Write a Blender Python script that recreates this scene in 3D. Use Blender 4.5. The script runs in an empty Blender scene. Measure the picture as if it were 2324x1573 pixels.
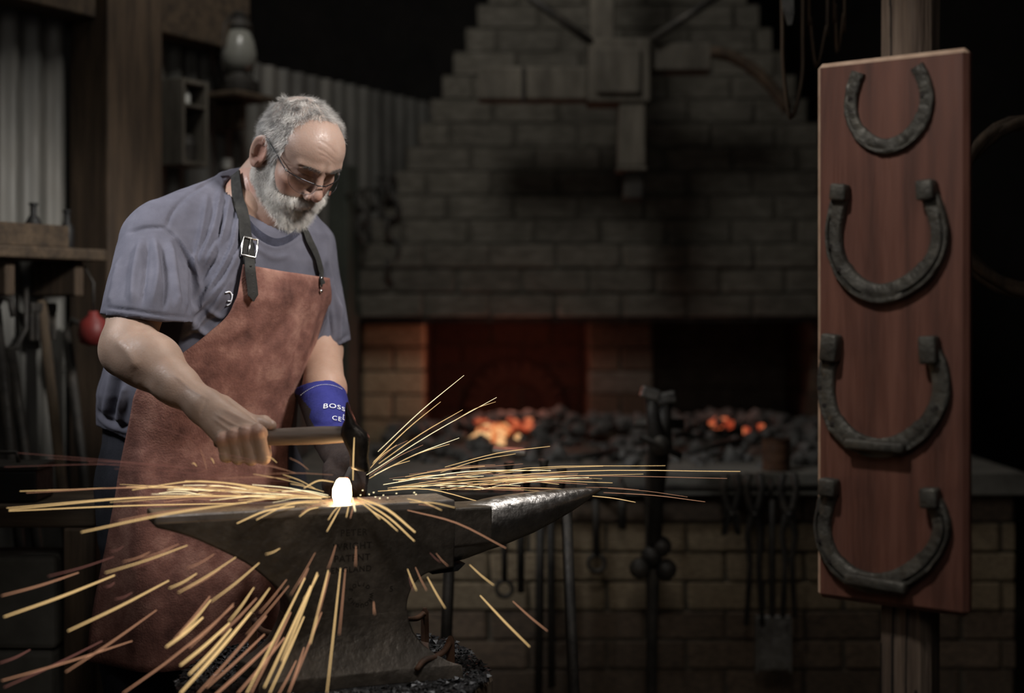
import bpy, bmesh, math, random
import numpy as np
from mathutils import Vector, Matrix, noise
from mathutils.bvhtree import BVHTree
random.seed(7); RNG = np.random.default_rng(7)
scene = bpy.context.scene
COL = scene.collection
# ------------------------------------------------------------------ camera
FPX, CX, CY, CAMZ = 3228.0, 1162.0, 700.0, 1.18
cam_d = bpy.data.cameras.new('camera'); cam = bpy.data.objects.new('camera', cam_d); COL.objects.link(cam)
cam.location = (0, 0, CAMZ); cam.rotation_euler = (math.pi/2, 0, 0)
cam_d.sensor_width = 36; cam_d.sensor_fit = 'HORIZONTAL'; cam_d.lens = 36*FPX/2324
cam_d.shift_y = -(786.5-CY)/2324
cam_d.dof.use_dof = True; cam_d.dof.focus_distance = 2.74; cam_d.dof.aperture_fstop = 1.4
cam_d.clip_start = .05
scene.camera = cam
# ------------------------------------------------------------------ world, lamps, exposure
w = bpy.data.worlds.new('workshop_air'); scene.world = w; w.use_nodes = True
w.node_tree.nodes['Background'].inputs[0].default_value = (.80, .84, .9, 1)
w.node_tree.nodes['Background'].inputs[1].default_value = .012
scene.view_settings.view_transform = 'Standard'; scene.view_settings.look = 'None'
scene.view_settings.gamma = 1; scene.view_settings.use_curve_mapping = False
scene.view_settings.exposure = 0.0
def area(name, loc, target, size, power, col):
    d = bpy.data.lights.new(name, 'AREA'); d.shape = 'DISK'; d.size = size; d.energy = power; d.color = col
    o = bpy.data.objects.new(name, d); COL.objects.link(o); o.location = loc
    o.rotation_euler = (Vector(target)-Vector(loc)).to_track_quat('-Z', 'Y').to_euler()
    return o
def spot(name, loc, target, cone, blend, power, col, r):
    d = bpy.data.lights.new(name, 'SPOT'); d.energy = power; d.color = col; d.spot_size = math.radians(cone); d.spot_blend = blend; d.shadow_soft_size = r
    o = bpy.data.objects.new(name, d); COL.objects.link(o); o.location = loc
    o.rotation_euler = (Vector(target)-Vector(loc)).to_track_quat('-Z', 'Y').to_euler()
    return o
spot('key_lamp', (.80, 2.02, 2.42), (-.50, 2.92, 1.40), 40, .9, 205, (1, .96, .92), .16)
spot('rim_lamp', (-1.45, 2.35, 2.15), (-.68, 2.92, 1.28), 41, .8, 95, (.95, .97, 1), .16)
spot('board_lamp', (-.2, 1.5, 2.4), (.62, 2.35, 1.12), 44, .8, 40, (1, .94, .88), .06)
spot('anvil_lamp', (.35, 2.95, 2.7), (-.02, 2.66, .85), 40, .9, 60, (1, .97, .94), .12)
spot('anvil_fill', (.05, .85, 2.0), (-.10, 2.58, .74), 42, .9, 27, (1, .94, .88), .14)  # added fill spot that brightens the front of the anvil
area('forge_fill', (-.35, 3.35, 2.95), (.15, 4.7, 1.2), .6, 9.5, (1, .96, .90))  # unseen fill added overhead to lift the forge and background
area('front_fill', (.2, .2, 2.5), (.1, 3.5, 0.6), 1.2, 3.6, (1, .95, .90))  # weak general fill added from the camera side

# ------------------------------------------------------------------ helpers
def P(px, py, Y):
    return Vector(((px-CX)/FPX*Y, Y, CAMZ+(CY-py)/FPX*Y))
def proj(v): return (CX+FPX*v[0]/v[1], CY-FPX*(v[2]-CAMZ)/v[1])
def link(name, me, mat=None, parent=None, loc=None):
    o = bpy.data.objects.new(name, me); COL.objects.link(o)
    if mat is not None and me is not None and len(me.materials) == 0: me.materials.append(mat)
    if loc is not None: o.location = loc
    if parent is not None: o.parent = parent
    return o
def tag(o, label=None, cat=None, group=None, kind=None):
    if label: o['label'] = label
    if cat: o['category'] = cat
    if group: o['group'] = group
    if kind: o['kind'] = kind
    return o
def empty(name, loc=(0, 0, 0), **k):
    o = link(name, None); o.location = loc; o.empty_display_size = .05
    return tag(o, **k)
def child(o, parent):
    """parent keeping the world placement (parents are never rotated or scaled)"""
    q = parent; off = Vector((0, 0, 0))
    while q is not None: off += Vector(q.location); q = q.parent
    o.parent = parent; o.location = Vector(o.location)-off
    return o
def bm_me(bm, name, smooth=False):
    bmesh.ops.recalc_face_normals(bm, faces=bm.faces)
    me = bpy.data.meshes.new(name); bm.to_mesh(me); bm.free()
    if smooth: shade(me)
    return me
def shade(me, flat_angle=None):
    me.polygons.foreach_set('use_smooth', np.ones(len(me.polygons), bool))
    if flat_angle is not None: me.set_sharp_from_angle(angle=math.radians(flat_angle))
    me.update()
def np_me(name, V, F, smooth=True, angle=None):
    me = bpy.data.meshes.new(name)
    me.from_pydata([tuple(map(float, v)) for v in V], [], [tuple(map(int, f)) for f in F]); me.validate(clean_customdata=False)
    if smooth: shade(me, angle)
    return me
def box(bm, c, s, rot=None, bevel=0, jitter=0):
    r = bmesh.ops.create_cube(bm, size=1); vs = r['verts']
    M = Matrix.Translation(c) @ (rot.to_4x4() if rot else Matrix()) @ Matrix.Diagonal((*s, 1))
    bmesh.ops.transform(bm, matrix=M, verts=vs)
    if jitter:
        for v in vs: v.co += Vector([random.uniform(-jitter, jitter) for _ in range(3)])
    if bevel:
        es = list({e for v in vs for e in v.link_edges})
        bmesh.ops.bevel(bm, geom=es, offset=bevel, segments=2, affect='EDGES', profile=.5)
def frame(t):
    t = t.normalized(); a = Vector((0, 0, 1)) if abs(t.z) < .9 else Vector((1, 0, 0))
    n = t.cross(a).normalized(); return n, t.cross(n).normalized()
def tube(bm, pts, r, n=8, cap=True, flat=1.0, up=None):
    pts = [Vector(p) for p in pts]; rs = r if isinstance(r, (list, tuple)) else [r]*len(pts); rings = []
    N = None
    for i, p in enumerate(pts):
        t = (pts[min(i+1, len(pts)-1)]-pts[max(i-1, 0)])
        if t.length < 1e-9: t = Vector((0, 0, 1))
        t.normalize()
        if N is None: N = Vector(up) if up is not None else frame(t)[0]
        N = (N-t*N.dot(t)); N = N.normalized() if N.length > 1e-6 else frame(t)[0]
        B = t.cross(N)
        rings.append([bm.verts.new(p+(N*math.cos(a)*rs[i]+B*math.sin(a)*rs[i]*flat)) for a in [2*math.pi*k/n for k in range(n)]])
    for A, B_ in zip(rings, rings[1:]):
        for k in range(n): bm.faces.new((A[k], A[(k+1) % n], B_[(k+1) % n], B_[k]))
    if cap: bm.faces.new(rings[0][::-1]); bm.faces.new(rings[-1])
def lathe(bm, prof, c=(0, 0, 0), n=20, rot=None):
    rings = []; R = rot if rot else Matrix.Identity(3); c = Vector(c)
    for (r, z) in prof:
        rings.append([bm.verts.new(c+R@Vector((r*math.cos(2*math.pi*k/n), r*math.sin(2*math.pi*k/n), z))) for k in range(n)])
    for A, B in zip(rings, rings[1:]):
        for k in range(n): bm.faces.new((A[k], A[(k+1) % n], B[(k+1) % n], B[k]))
    bm.faces.new(rings[0][::-1]); bm.faces.new(rings[-1])
def prism(bm, poly, y0, y1, fn=lambda u, w, d: Vector((u, d, w))):
    A = [bm.verts.new(fn(u, w_, y0)) for u, w_ in poly]; B = [bm.verts.new(fn(u, w_, y1)) for u, w_ in poly]
    n = len(poly)
    for k in range(n): bm.faces.new((A[k], A[(k+1) % n], B[(k+1) % n], B[k]))
    bm.faces.new(A[::-1]); bm.faces.new(B)
def catmull(pts, n=8):
    pts = [np.array(p, float) for p in pts]; Q = [2*pts[0]-pts[1]]+pts+[2*pts[-1]-pts[-2]]; out = []
    for i in range(1, len(Q)-2):
        a, b, c, d = Q[i-1:i+3]
        for k in range(n):
            t = k/n
            out.append(.5*((2*b)+(-a+c)*t+(2*a-5*b+4*c-d)*t*t+(-a+3*b-3*c+d)*t**3))
    out.append(pts[-1]); return out
def mb(fn, name, mat, parent=None, smooth=False, angle=None, loc=None):
    """new mesh object from a function that fills a bmesh (coordinates in the parent's frame)"""
    bm = bmesh.new(); fn(bm); me = bm_me(bm, name)
    if smooth or angle: shade(me, angle)
    return link(name, me, mat, parent, loc)

# ------------------------------------------------------------------ materials (procedural)
def ramp(nt, fac, stops):
    n = nt.nodes.new('ShaderNodeValToRGB'); nt.links.new(fac, n.inputs[0]); e = n.color_ramp.elements
    while len(e) < len(stops): e.new(.5)
    for el, (p, c) in zip(e, stops): el.position = p; el.color = (*c, 1)
    return n.outputs[0]
def mk(name, stops, scale=8, rough=.6, metal=0, bump=.2, bscale=60, stretch=(1, 1, 1), detail=6, rvar=.12, objvar=0, spec=.5, sss=0, dist=.002, coords='Object', attr=None):
    m = bpy.data.materials.new(name); m.use_nodes = True; nt = m.node_tree; N = nt.nodes; Lk = nt.links
    b = N['Principled BSDF']; tc = N.new('ShaderNodeTexCoord'); mp = N.new('ShaderNodeMapping')
    Lk.new(tc.outputs[coords], mp.inputs[0]); mp.inputs['Scale'].default_value = stretch
    oi = N.new('ShaderNodeObjectInfo')
    mul = N.new('ShaderNodeVectorMath'); mul.operation = 'SCALE'; mul.inputs[0].default_value = (7.3, 3.1, 5.7); Lk.new(oi.outputs['Random'], mul.inputs['Scale'])
    add = N.new('ShaderNodeVectorMath'); add.operation = 'ADD'; Lk.new(mp.outputs[0], add.inputs[0]); Lk.new(mul.outputs[0], add.inputs[1])
    t = N.new('ShaderNodeTexNoise'); Lk.new(add.outputs[0], t.inputs['Vector']); t.inputs['Scale'].default_value = scale; t.inputs['Detail'].default_value = detail; t.inputs['Roughness'].default_value = .62
    col = ramp(nt, t.outputs['Fac'], stops)
    if objvar:
        hs = N.new('ShaderNodeHueSaturation'); Lk.new(col, hs.inputs['Color'])
        mr = N.new('ShaderNodeMapRange'); Lk.new(oi.outputs['Random'], mr.inputs[0]); mr.inputs[3].default_value = 1-objvar; mr.inputs[4].default_value = 1+objvar
        Lk.new(mr.outputs[0], hs.inputs['Value']); col = hs.outputs[0]
    if attr:
        a = N.new('ShaderNodeVertexColor'); a.layer_name = attr
        mx = N.new('ShaderNodeMix'); mx.data_type = 'RGBA'; mx.blend_type = 'MULTIPLY'; mx.inputs[0].default_value = 1
        Lk.new(a.outputs[0], mx.inputs[6]); Lk.new(col, mx.inputs[7]); col = mx.outputs[2]
    Lk.new(col, b.inputs['Base Color'])
    b.inputs['Metallic'].default_value = metal; b.inputs['Specular IOR Level'].default_value = spec
    t2 = N.new('ShaderNodeTexNoise'); Lk.new(add.outputs[0], t2.inputs['Vector']); t2.inputs['Scale'].default_value = bscale; t2.inputs['Detail'].default_value = 5
    mr = N.new('ShaderNodeMapRange'); Lk.new(t2.outputs['Fac'], mr.inputs[0]); mr.inputs[1].default_value = .3; mr.inputs[2].default_value = .7
    mr.inputs[3].default_value = max(.02, rough-rvar); mr.inputs[4].default_value = min(1, rough+rvar); Lk.new(mr.outputs[0], b.inputs['Roughness'])
    if bump:
        bp = N.new('ShaderNodeBump'); bp.inputs['Strength'].default_value = bump; bp.inputs['Distance'].default_value = dist
        Lk.new(t2.outputs['Fac'], bp.inputs['Height']); Lk.new(bp.outputs[0], b.inputs['Normal'])
    if sss:
        b.inputs['Subsurface Weight'].default_value = sss; b.inputs['Subsurface Radius'].default_value = (1, .35, .2); b.inputs['Subsurface Scale'].default_value = .006
    return m
def emit(name, col, strength):
    m = bpy.data.materials.new(name); m.use_nodes = True; nt = m.node_tree; nt.nodes.remove(nt.nodes['Principled BSDF'])
    e = nt.nodes.new('ShaderNodeEmission'); e.inputs[0].default_value = (*col, 1); e.inputs[1].default_value = strength
    nt.links.new(e.outputs[0], nt.nodes['Material Output'].inputs[0]); return m
def g(*v): return tuple(((c/255+.055)/1.055)**2.4 if c > 10 else c/255/12.92 for c in v)
M = {}
M['soot_brick'] = mk('soot_brick', [(.3, g(72, 68, 60)), (.5, g(90, 86, 77)), (.7, g(112, 107, 98))], 4, .85, bump=.5, bscale=70, objvar=.14, coords='Object')
M['soot_mortar'] = mk('soot_mortar', [(.3, g(60, 57, 50)), (.7, g(88, 84, 75))], 12, .95, bump=.4, bscale=120)
M['tan_brick'] = mk('tan_brick', [(.3, g(136, 116, 90)), (.5, g(172, 150, 120)), (.7, g(196, 176, 144))], 10, .85, bump=.5, bscale=70, objvar=.2)
M['hearth_brick'] = mk('hearth_brick', [(.3, g(98, 84, 65)), (.5, g(124, 108, 85)), (.7, g(146, 130, 104))], 10, .85, bump=.5, bscale=70, objvar=.16)
M['dark_brick'] = mk('dark_brick', [(.3, g(58, 48, 40)), (.5, g(84, 70, 56)), (.75, g(110, 92, 74))], 10, .85, bump=.5, bscale=70, objvar=.25)
M['fire_brick'] = mk('fire_brick', [(.3, g(50, 38, 34)), (.55, g(92, 66, 54)), (.75, g(120, 84, 66))], 10, .9, bump=.5, bscale=60, objvar=.2)
M['mortar'] = mk('mortar', [(.3, g(58, 54, 46)), (.7, g(96, 90, 78))], 20, .95, bump=.4, bscale=120)
M['sheet'] = mk('corrugated_iron', [(.3, g(84, 82, 78)), (.5, g(118, 117, 112)), (.72, g(140, 136, 128))], 5, .55, .35, bump=.1, bscale=40, stretch=(1, 1, .25), objvar=.15)
M['timber'] = mk('old_timber', [(.25, g(44, 36, 29)), (.5, g(76, 62, 48)), (.75, g(102, 84, 66))], 6, .85, bump=.5, bscale=30, stretch=(6, 6, .6), objvar=.15)
M['timber_h'] = mk('old_timber_beam', [(.25, g(44, 36, 29)), (.5, g(74, 61, 47)), (.75, g(98, 82, 64))], 6, .85, bump=.5, bscale=30, stretch=(.6, 6, 6), objvar=.15)
M['grey_timber'] = mk('grey_timber', [(.25, g(58, 54, 46)), (.5, g(88, 83, 74)), (.75, g(112, 106, 95))], 6, .85, bump=.4, bscale=30, stretch=(3, 3, .8), objvar=.12)
M['dirt'] = mk('dirt_floor', [(.3, g(52, 46, 38)), (.55, g(78, 70, 58)), (.75, g(98, 88, 74))], 4, .95, bump=.6, bscale=50)
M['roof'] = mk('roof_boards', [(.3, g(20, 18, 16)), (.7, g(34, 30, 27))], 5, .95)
M['iron'] = mk('dark_iron', [(.3, g(38, 36, 34)), (.5, g(58, 55, 51)), (.75, g(84, 78, 70))], 14, .6, .3, bump=.35, bscale=90, objvar=.15)
M['rust'] = mk('rusty_iron', [(.3, g(52, 38, 30)), (.5, g(84, 58, 42)), (.75, g(112, 78, 54))], 14, .8, .2, bump=.4, bscale=80, objvar=.15)
M['steel'] = mk('worn_steel', [(.3, g(110, 108, 104)), (.6, g(158, 156, 152)), (.8, g(186, 184, 180))], 20, .38, .9, bump=.2, bscale=60)
M['anvil'] = mk('anvil_iron', [(.28, g(58, 53, 48)), (.5, g(84, 78, 71)), (.72, g(112, 104, 95))], 11, .48, .45, bump=.6, bscale=75, dist=.003)
M['anvil_face'] = mk('anvil_face_steel', [(.3, g(120, 114, 110)), (.6, g(156, 150, 146)), (.8, g(180, 175, 171))], 12, .34, .45, bump=.15, bscale=60)
M['horn'] = mk('anvil_horn_iron', [(.28, g(104, 100, 97)), (.5, g(136, 132, 128)), (.75, g(160, 156, 152))], 16, .36, .85, bump=.75, bscale=55, dist=.004)
M['stamp'] = mk('stamped_iron', [(.3, g(44, 39, 35)), (.7, g(62, 56, 50))], 20, .7, .5)
M['shirt_rib'] = mk('blue_grey_rib', [(.3, g(56, 57, 68)), (.7, g(72, 73, 86))], 60, .92, bump=.3, bscale=500, spec=.15)
M['engrave'] = mk('engraved_dark', [(.3, g(26, 22, 20)), (.7, g(38, 33, 30))], 20, .8)
M['stump'] = mk('stump_wood', [(.3, g(62, 52, 42)), (.5, g(92, 78, 62)), (.75, g(116, 98, 78))], 7, .9, bump=.5, bscale=30, stretch=(5, 5, .6))
M['scale'] = mk('black_coal_scale', [(.3, g(26, 26, 27)), (.6, g(44, 45, 47)), (.8, g(78, 80, 84))], 60, .42, .3, bump=.4, bscale=120)
M['coal'] = mk('grey_coal', [(.3, g(74, 73, 71)), (.55, g(112, 110, 107)), (.8, g(156, 153, 148))], 14, .7, bump=.5, bscale=60, objvar=.4)
M['handle'] = mk('hammer_handle_wood', [(.3, g(62, 50, 42)), (.55, g(86, 71, 60)), (.8, g(108, 92, 78))], 10, .55, bump=.2, bscale=40, stretch=(.6, 6, 6))
M['hammer_iron'] = mk('hammer_iron', [(.3, g(44, 40, 38)), (.6, g(66, 61, 57)), (.8, g(88, 82, 76))], 14, .34, .8, bump=.25, bscale=70)
M['board'] = mk('red_brown_board', [(.25, g(72, 46, 38)), (.5, g(104, 66, 54)), (.75, g(126, 84, 70))], 5, .6, bump=.25, bscale=40, stretch=(7, 7, .5))
M['board_edge'] = mk('lit_board_edge', [(.3, g(176, 146, 124)), (.7, g(212, 184, 160))], 30, .7)  # pale colour paints the light caught along the plank's left and top bevels
M['post'] = mk('split_post_wood', [(.25, g(62, 50, 42)), (.5, g(108, 92, 79)), (.75, g(144, 126, 110))], 7, .85, bump=.7, bscale=26, stretch=(8, 8, .45), dist=.006)
M['shoe_iron'] = mk('horseshoe_iron', [(.3, g(58, 56, 52)), (.55, g(88, 86, 80)), (.8, g(118, 115, 106))], 26, .58, .45, bump=.8, bscale=110, dist=.003)
M['shirt'] = mk('blue_grey_cotton', [(.3, g(80, 79, 88)), (.5, g(90, 89, 99)), (.75, g(101, 100, 110))], 12, .9, bump=.25, bscale=420, spec=.15, dist=.0008)
M['leather'] = mk('red_brown_suede', [(.30, g(78, 52, 46)), (.5, g(117, 81, 72)), (.70, g(152, 114, 101))], 16, .9, bump=.8, bscale=230, spec=.2, detail=9, dist=.0015)
M['strap'] = mk('black_leather', [(.3, g(34, 33, 32)), (.7, g(52, 51, 48))], 30, .8, spec=.2, bump=.3, bscale=150)
M['trousers'] = mk('dark_denim', [(.3, g(30, 31, 36)), (.7, g(46, 47, 54))], 20, .92, bump=.25, bscale=260, spec=.2)
M['boot'] = mk('boot_leather', [(.3, g(34, 28, 24)), (.7, g(54, 46, 40))], 20, .6)
M['glove_blue'] = mk('blue_suede', [(.25, g(32, 34, 80)), (.5, g(44, 46, 108)), (.75, g(56, 58, 128))], 10, .9, bump=.35, bscale=220, spec=.2)
M['glove_dark'] = mk('black_suede', [(.3, g(32, 27, 26)), (.7, g(58, 49, 46))], 14, .85, bump=.35, bscale=220, spec=.2)
M['white_thread'] = mk('white_thread', [(.3, g(196, 198, 206)), (.7, g(226, 228, 234))], 80, .8)
M['chrome'] = mk('chrome', [(.3, g(190, 188, 184)), (.7, g(220, 218, 214))], 30, .25, 1)
M['spectacle'] = mk('dark_spectacle_metal', [(.3, g(48, 48, 50)), (.7, g(74, 74, 78))], 30, .3, .8)
M['skin'] = mk('skin', [(.3, g(240, 232, 228)), (.5, g(250, 247, 244)), (.7, g(255, 255, 255))], 26, .50, bump=.35, bscale=260, sss=.10, rvar=.14, attr='tint', dist=.0012)
M['hair'] = mk('grey_hair', [(.3, g(235, 235, 235)), (.7, g(255, 255, 255))], 40, .5, bump=0, attr='tint', spec=.35)
M['white_enamel'] = mk('white_enamel', [(.3, g(190, 190, 184)), (.7, g(220, 220, 214))], 20, .4)
M['red_plastic'] = mk('red_plastic', [(.3, g(110, 40, 38)), (.7, g(136, 52, 48))], 20, .5)
M['black_paint'] = mk('black_paint', [(.3, g(20, 20, 20)), (.7, g(32, 31, 30))], 20, .6)
M['stone'] = mk('grey_stone', [(.3, g(86, 84, 78)), (.7, g(124, 121, 113))], 8, .9, bump=.5, bscale=50)
M['green_paint'] = mk('grey_green_paint', [(.3, g(58, 62, 56)), (.7, g(80, 85, 76))], 6, .7)
M['smoked_glass'] = mk('smoked_glass', [(.3, g(110, 110, 104)), (.7, g(142, 142, 134))], 6, .25)
gl = bpy.data.materials.new('lens_glass'); gl.use_nodes = True; b = gl.node_tree.nodes['Principled BSDF']
nt_ = gl.node_tree; tr_ = nt_.nodes.new('ShaderNodeBsdfTransparent'); gs_ = nt_.nodes.new('ShaderNodeBsdfGlossy'); gs_.inputs['Roughness'].default_value = .03; mx_ = nt_.nodes.new('ShaderNodeMixShader'); mx_.inputs[0].default_value = .06
nt_.links.new(tr_.outputs[0], mx_.inputs[1]); nt_.links.new(gs_.outputs[0], mx_.inputs[2]); nt_.links.new(mx_.outputs[0], nt_.nodes['Material Output'].inputs[0])
M['lens'] = gl
def hot(name, stops, strength, sc):
    m = mk(name, [(.3, g(40, 36, 34)), (.7, g(90, 84, 80))], 20, .9); nt = m.node_tree; t = nt.nodes.new('ShaderNodeTexNoise'); t.inputs['Scale'].default_value = sc; t.inputs['Detail'].default_value = 4
    tc = nt.nodes.new('ShaderNodeTexCoord'); nt.links.new(tc.outputs['Object'], t.inputs['Vector'])
    nt.links.new(ramp(nt, t.outputs['Fac'], stops), nt.nodes['Principled BSDF'].inputs['Emission Color']); nt.nodes['Principled BSDF'].inputs['Emission Strength'].default_value = strength
    return m
M['hot_coal'] = hot('glowing_coal', [(.42, (0, 0, 0)), (.52, (.5, .06, .02)), (.66, (1, .30, .12))], .8, 24)
M['hot_coal2'] = hot('bright_glowing_coal', [(.36, (.1, .01, .0)), (.46, (.8, .2, .05)), (.58, (1, .62, .28))], .95, 26)
# ================================================================== SETTING
o = mb(lambda bm: box(bm, (0, 3.2, -.05), (6.4, 8.4, .1)), 'floor', M['dirt']); tag(o, 'dark packed dirt floor of the smithy', kind='structure')
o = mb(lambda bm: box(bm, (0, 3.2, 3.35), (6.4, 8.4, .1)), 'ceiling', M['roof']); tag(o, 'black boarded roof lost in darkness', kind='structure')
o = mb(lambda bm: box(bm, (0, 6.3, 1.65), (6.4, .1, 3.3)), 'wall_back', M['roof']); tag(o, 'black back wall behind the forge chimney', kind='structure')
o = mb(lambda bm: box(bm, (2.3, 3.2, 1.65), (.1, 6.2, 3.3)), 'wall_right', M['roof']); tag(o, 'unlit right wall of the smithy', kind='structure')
# --- left wall: corrugated iron sheets under a timber beam, running back to the forge
W0 = Vector((-1.296, 3.6, 0)); WD = Vector((.4846, .8747, 0)); WN = Vector((.8747, -.4846, 0))
def W(s, off=0, z=0): return W0+WD*s+WN*off+Vector((0, 0, z))
def s_of(px, off):
    k = (px-CX)/FPX; return (k*(W0.y+WN.y*off)-W0.x-WN.x*off)/(WD.x-k*WD.y)
wl = empty('wall_left', W(0), kind='structure', label='corrugated iron side wall running back to the brick forge')
WROT = Matrix((WD, -WN, Vector((0, 0, 1)))).transposed()
def sheet_me(width, z0, z1):
    n = int(width/.076*10); V = []; F = []
    for i in range(n+1):
        s = width*i/n; d = .010*math.sin(2*math.pi*s/.076)
        p = WD*s+WN*d
        V += [(p.x, p.y, z0), (p.x, p.y, (z0+z1)/2), (p.x, p.y, z1)]
    for i in range(n):
        for j in range(2): a = i*3+j; F.append((a, a+3, a+4, a+1))
    return np_me('sheet', V, F)
sm = sheet_me(.77, 0, 1.955)
for k in range(4):
    p = W(-.80+.745*k-.0, (k % 2)*.006)
    child(link('sheet', sm, M['sheet'], None, p), wl)
def wbox(name, s0, s1, o0, o1, z0, z1, mat, parent=wl, bev=.006):
    c = W((s0+s1)/2, (o0+o1)/2, (z0+z1)/2)
    ob = mb(lambda bm: box(bm, (0, 0, 0), (s1-s0, abs(o1-o0), z1-z0), WROT, bev, 0), name, mat, None, loc=c)
    return child(ob, parent) if parent else ob
wbox('beam', -.9, .212, .02, .12, 1.94, 2.40, M['timber_h'])
wbox('beam', .417, .86, .02, .10, 1.95, 2.26, M['timber_h'])
wbox('post', .212, .417, .02, .16, 0, 3.3, M['timber'])
wbox('batten', 1.36, 1.43, .02, .10, 0, 1.66, M['green_paint'])
# --- shelf on the left wall with a plank box and tools leaning under it
sh = wbox('wall_shelf', -.22, .15, .02, .22, 1.300, 1.330, M['timber_h'], None); tag(sh, 'rough brown plank shelf on the corrugated side wall', 'shelf')
for s in (-.14, .08): child(wbox('bracket', s, s+.03, .02, .18, 1.21, 1.300, M['timber'], None), sh)
bxo = empty('plank_box', W(-.06, .12, 1.330), label='low brown plank box standing on the wall shelf', cat='box')
for (a, b_, c_, d_, z0, z1) in ((-.06, .16, .05, .065, 0, .055), (-.06, .16, .175, .19, 0, .055), (-.06, -.045, .065, .175, 0, .055), (.145, .16, .065, .175, 0, .055), (-.045, .145, .065, .175, 0, .01)):
    child(wbox('plank', a-.11, b_-.11, c_, d_, 1.331+z0, 1.331+z1, M['timber_h'], None, .003), bxo)
for i, (s, z, sc) in enumerate(((-.01, 1.388, 1), (.10, 1.331, .9))):
    b0 = W(s, .13, z-(.057 if i == 0 else 0))
    b0.z = 1.342 if i == 0 else 1.331
    ob = mb(lambda bm: lathe(bm, [(.018*sc, 0), (.02*sc, .004), (.02*sc, .05), (.012, .065), (.008, .07), (.008, .092), (.011, .094), (.011, .1)], n=14), 'bottle', M['black_paint'], None, True, 40, b0)
    tag(ob, ['small black bottle standing in the plank box', 'small black bottle at the end of the wall shelf'][i], 'bottle')
# long handled tools leaning under the shelf: (s, top z, lean, head kind, label)
def leaning(s, ztop, lean, kind, label, hm):
    base = W(s, .24, 0); root = empty('long_handled_tool', base, label=label, cat='tool')
    top = W(s+lean, .055, ztop)-base
    def hb(bm): tube(bm, [Vector((0, 0, .0)), top*.5, top], [.016, .014, .013], 8)
    mb(hb, 'handle', hm, root, True)
    t = top.normalized()
    if kind == 'sledge':
        mb(lambda bm: box(bm, Vector((0, 0, .035))+t*.02, (.055, .13, .055), WROT, .01), 'head', M['iron'], root)
    elif kind == 'rake':
        mb(lambda bm: (box(bm, top*.985, (.085, .02, .025), WROT, .004), [box(bm, top*.985+WD*x-Vector((0, 0, .045)), (.012, .014, .08), WROT, .003) for x in (-.036, -.018, .0, .018, .036)]), 'head', M['iron'], root)
    elif kind == 'fork':
        mb(lambda bm: tube(bm, [top+WD*-.05+Vector((0, 0, .16)), top+WD*-.05+Vector((0, 0, .05)), top+WD*-.02, top+WD*.02, top+WD*.05+Vector((0, 0, .05)), top+WD*.05+Vector((0, 0, .16))], .007, 6), 'head', M['iron'], root, True)
    elif kind == 'hook':
        mb(lambda bm: tube(bm, [top*.97, top, top+Vector((0, 0, .03))+WN*.02, top+Vector((0, 0, .02))+WN*.05, top+WN*.06-Vector((0, 0, .02))], .008, 6), 'head', M['iron'], root, True)
leaning(-.16, .98, .02, 'sledge', 'dark wooden sledgehammer handle leaning head down under the wall shelf', M['stump'])
leaning(-.075, 1.18, .015, 'hook', 'dark rod ending in a small hook leaning under the wall shelf', M['iron'])
leaning(.005, 1.08, -.02, 'fork', 'two pronged iron fork leaning against the corrugated wall', M['iron'])
leaning(.085, 1.20, .0, 'rake', 'short toothed iron rake leaning against the corrugated wall', M['stump'])
leaning(.17, 1.12, .0, 'hook', 'hooked dark poker leaning beside the timber post', M['iron'])
# black tool hanging near the end of the shelf, red oil can on a peg
cz = W(-.30, .11, 1.09)
rt = empty('wall_box', cz, label='black tin box hung on the corrugated wall beside the shelf', cat='box')
mb(lambda bm: box(bm, (0, 0, .055), (.10, .09, .11), WROT, .006), 'body', M['black_paint'], rt)
mb(lambda bm: box(bm, Vector((0, 0, .114)), (.106, .096, .012), WROT, .003), 'lid', M['black_paint'], rt)
mb(lambda bm: tube(bm, [Vector((0, 0, .12))-WN*.05, Vector((0, 0, .2))-WN*.09], .006, 6), 'hanger', M['iron'], rt)
pr = W(s_of(212, .2), .2, 1.085)
rc = empty('oil_can', pr, label='small red oil can hanging beside the leaning tools', cat='can')
mb(lambda bm: lathe(bm, [(.012, 0), (.032, .006), (.040, .03), (.034, .062), (.014, .078), (.012, .088)], n=18), 'body', M['red_plastic'], rc, True)
mb(lambda bm: tube(bm, [Vector((0, 0, .086)), Vector((0, 0, .16)), Vector((0, 0, .20))-WN*.03, Vector((0, 0, .20))-WN*.185], .004, 6), 'hanger', M['iron'], rc, True)
# --- things on the wall between the post and the forge
SC = s_of(420, .09); p = W(SC, .085, 1.585)
fb = empty('wall_cabinet', p, label='dark open wooden cabinet hung on the wall beside the timber post', cat='cabinet')
for (s0, s1, z0, z1) in ((-.055, -.042, 0, .245), (.042, .055, 0, .245), (-.042, .042, 0, .014), (-.042, .042, .231, .245), (-.042, .042, .165, .175)):
    mb(lambda bm: box(bm, WD*((s0+s1)/2)+Vector((0, 0, (z0+z1)/2)), (s1-s0, .09, z1-z0), WROT, .002), 'board', M['grey_timber'], fb)
mb(lambda bm: box(bm, -WN*.04+Vector((0, 0, .12)), (.084, .006, .22), WROT), 'back', M['black_paint'], fb)
o = mb(lambda bm: lathe(bm, [(.014, 0), (.017, .003), (.017, .03), (.012, .036), (.012, .044)], n=14), 'jar', M['white_enamel'], None, True, 40, W(SC-.008, .095, 1.760)); tag(o, 'small white jar on the top shelf of the wall cabinet', 'jar')
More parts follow.
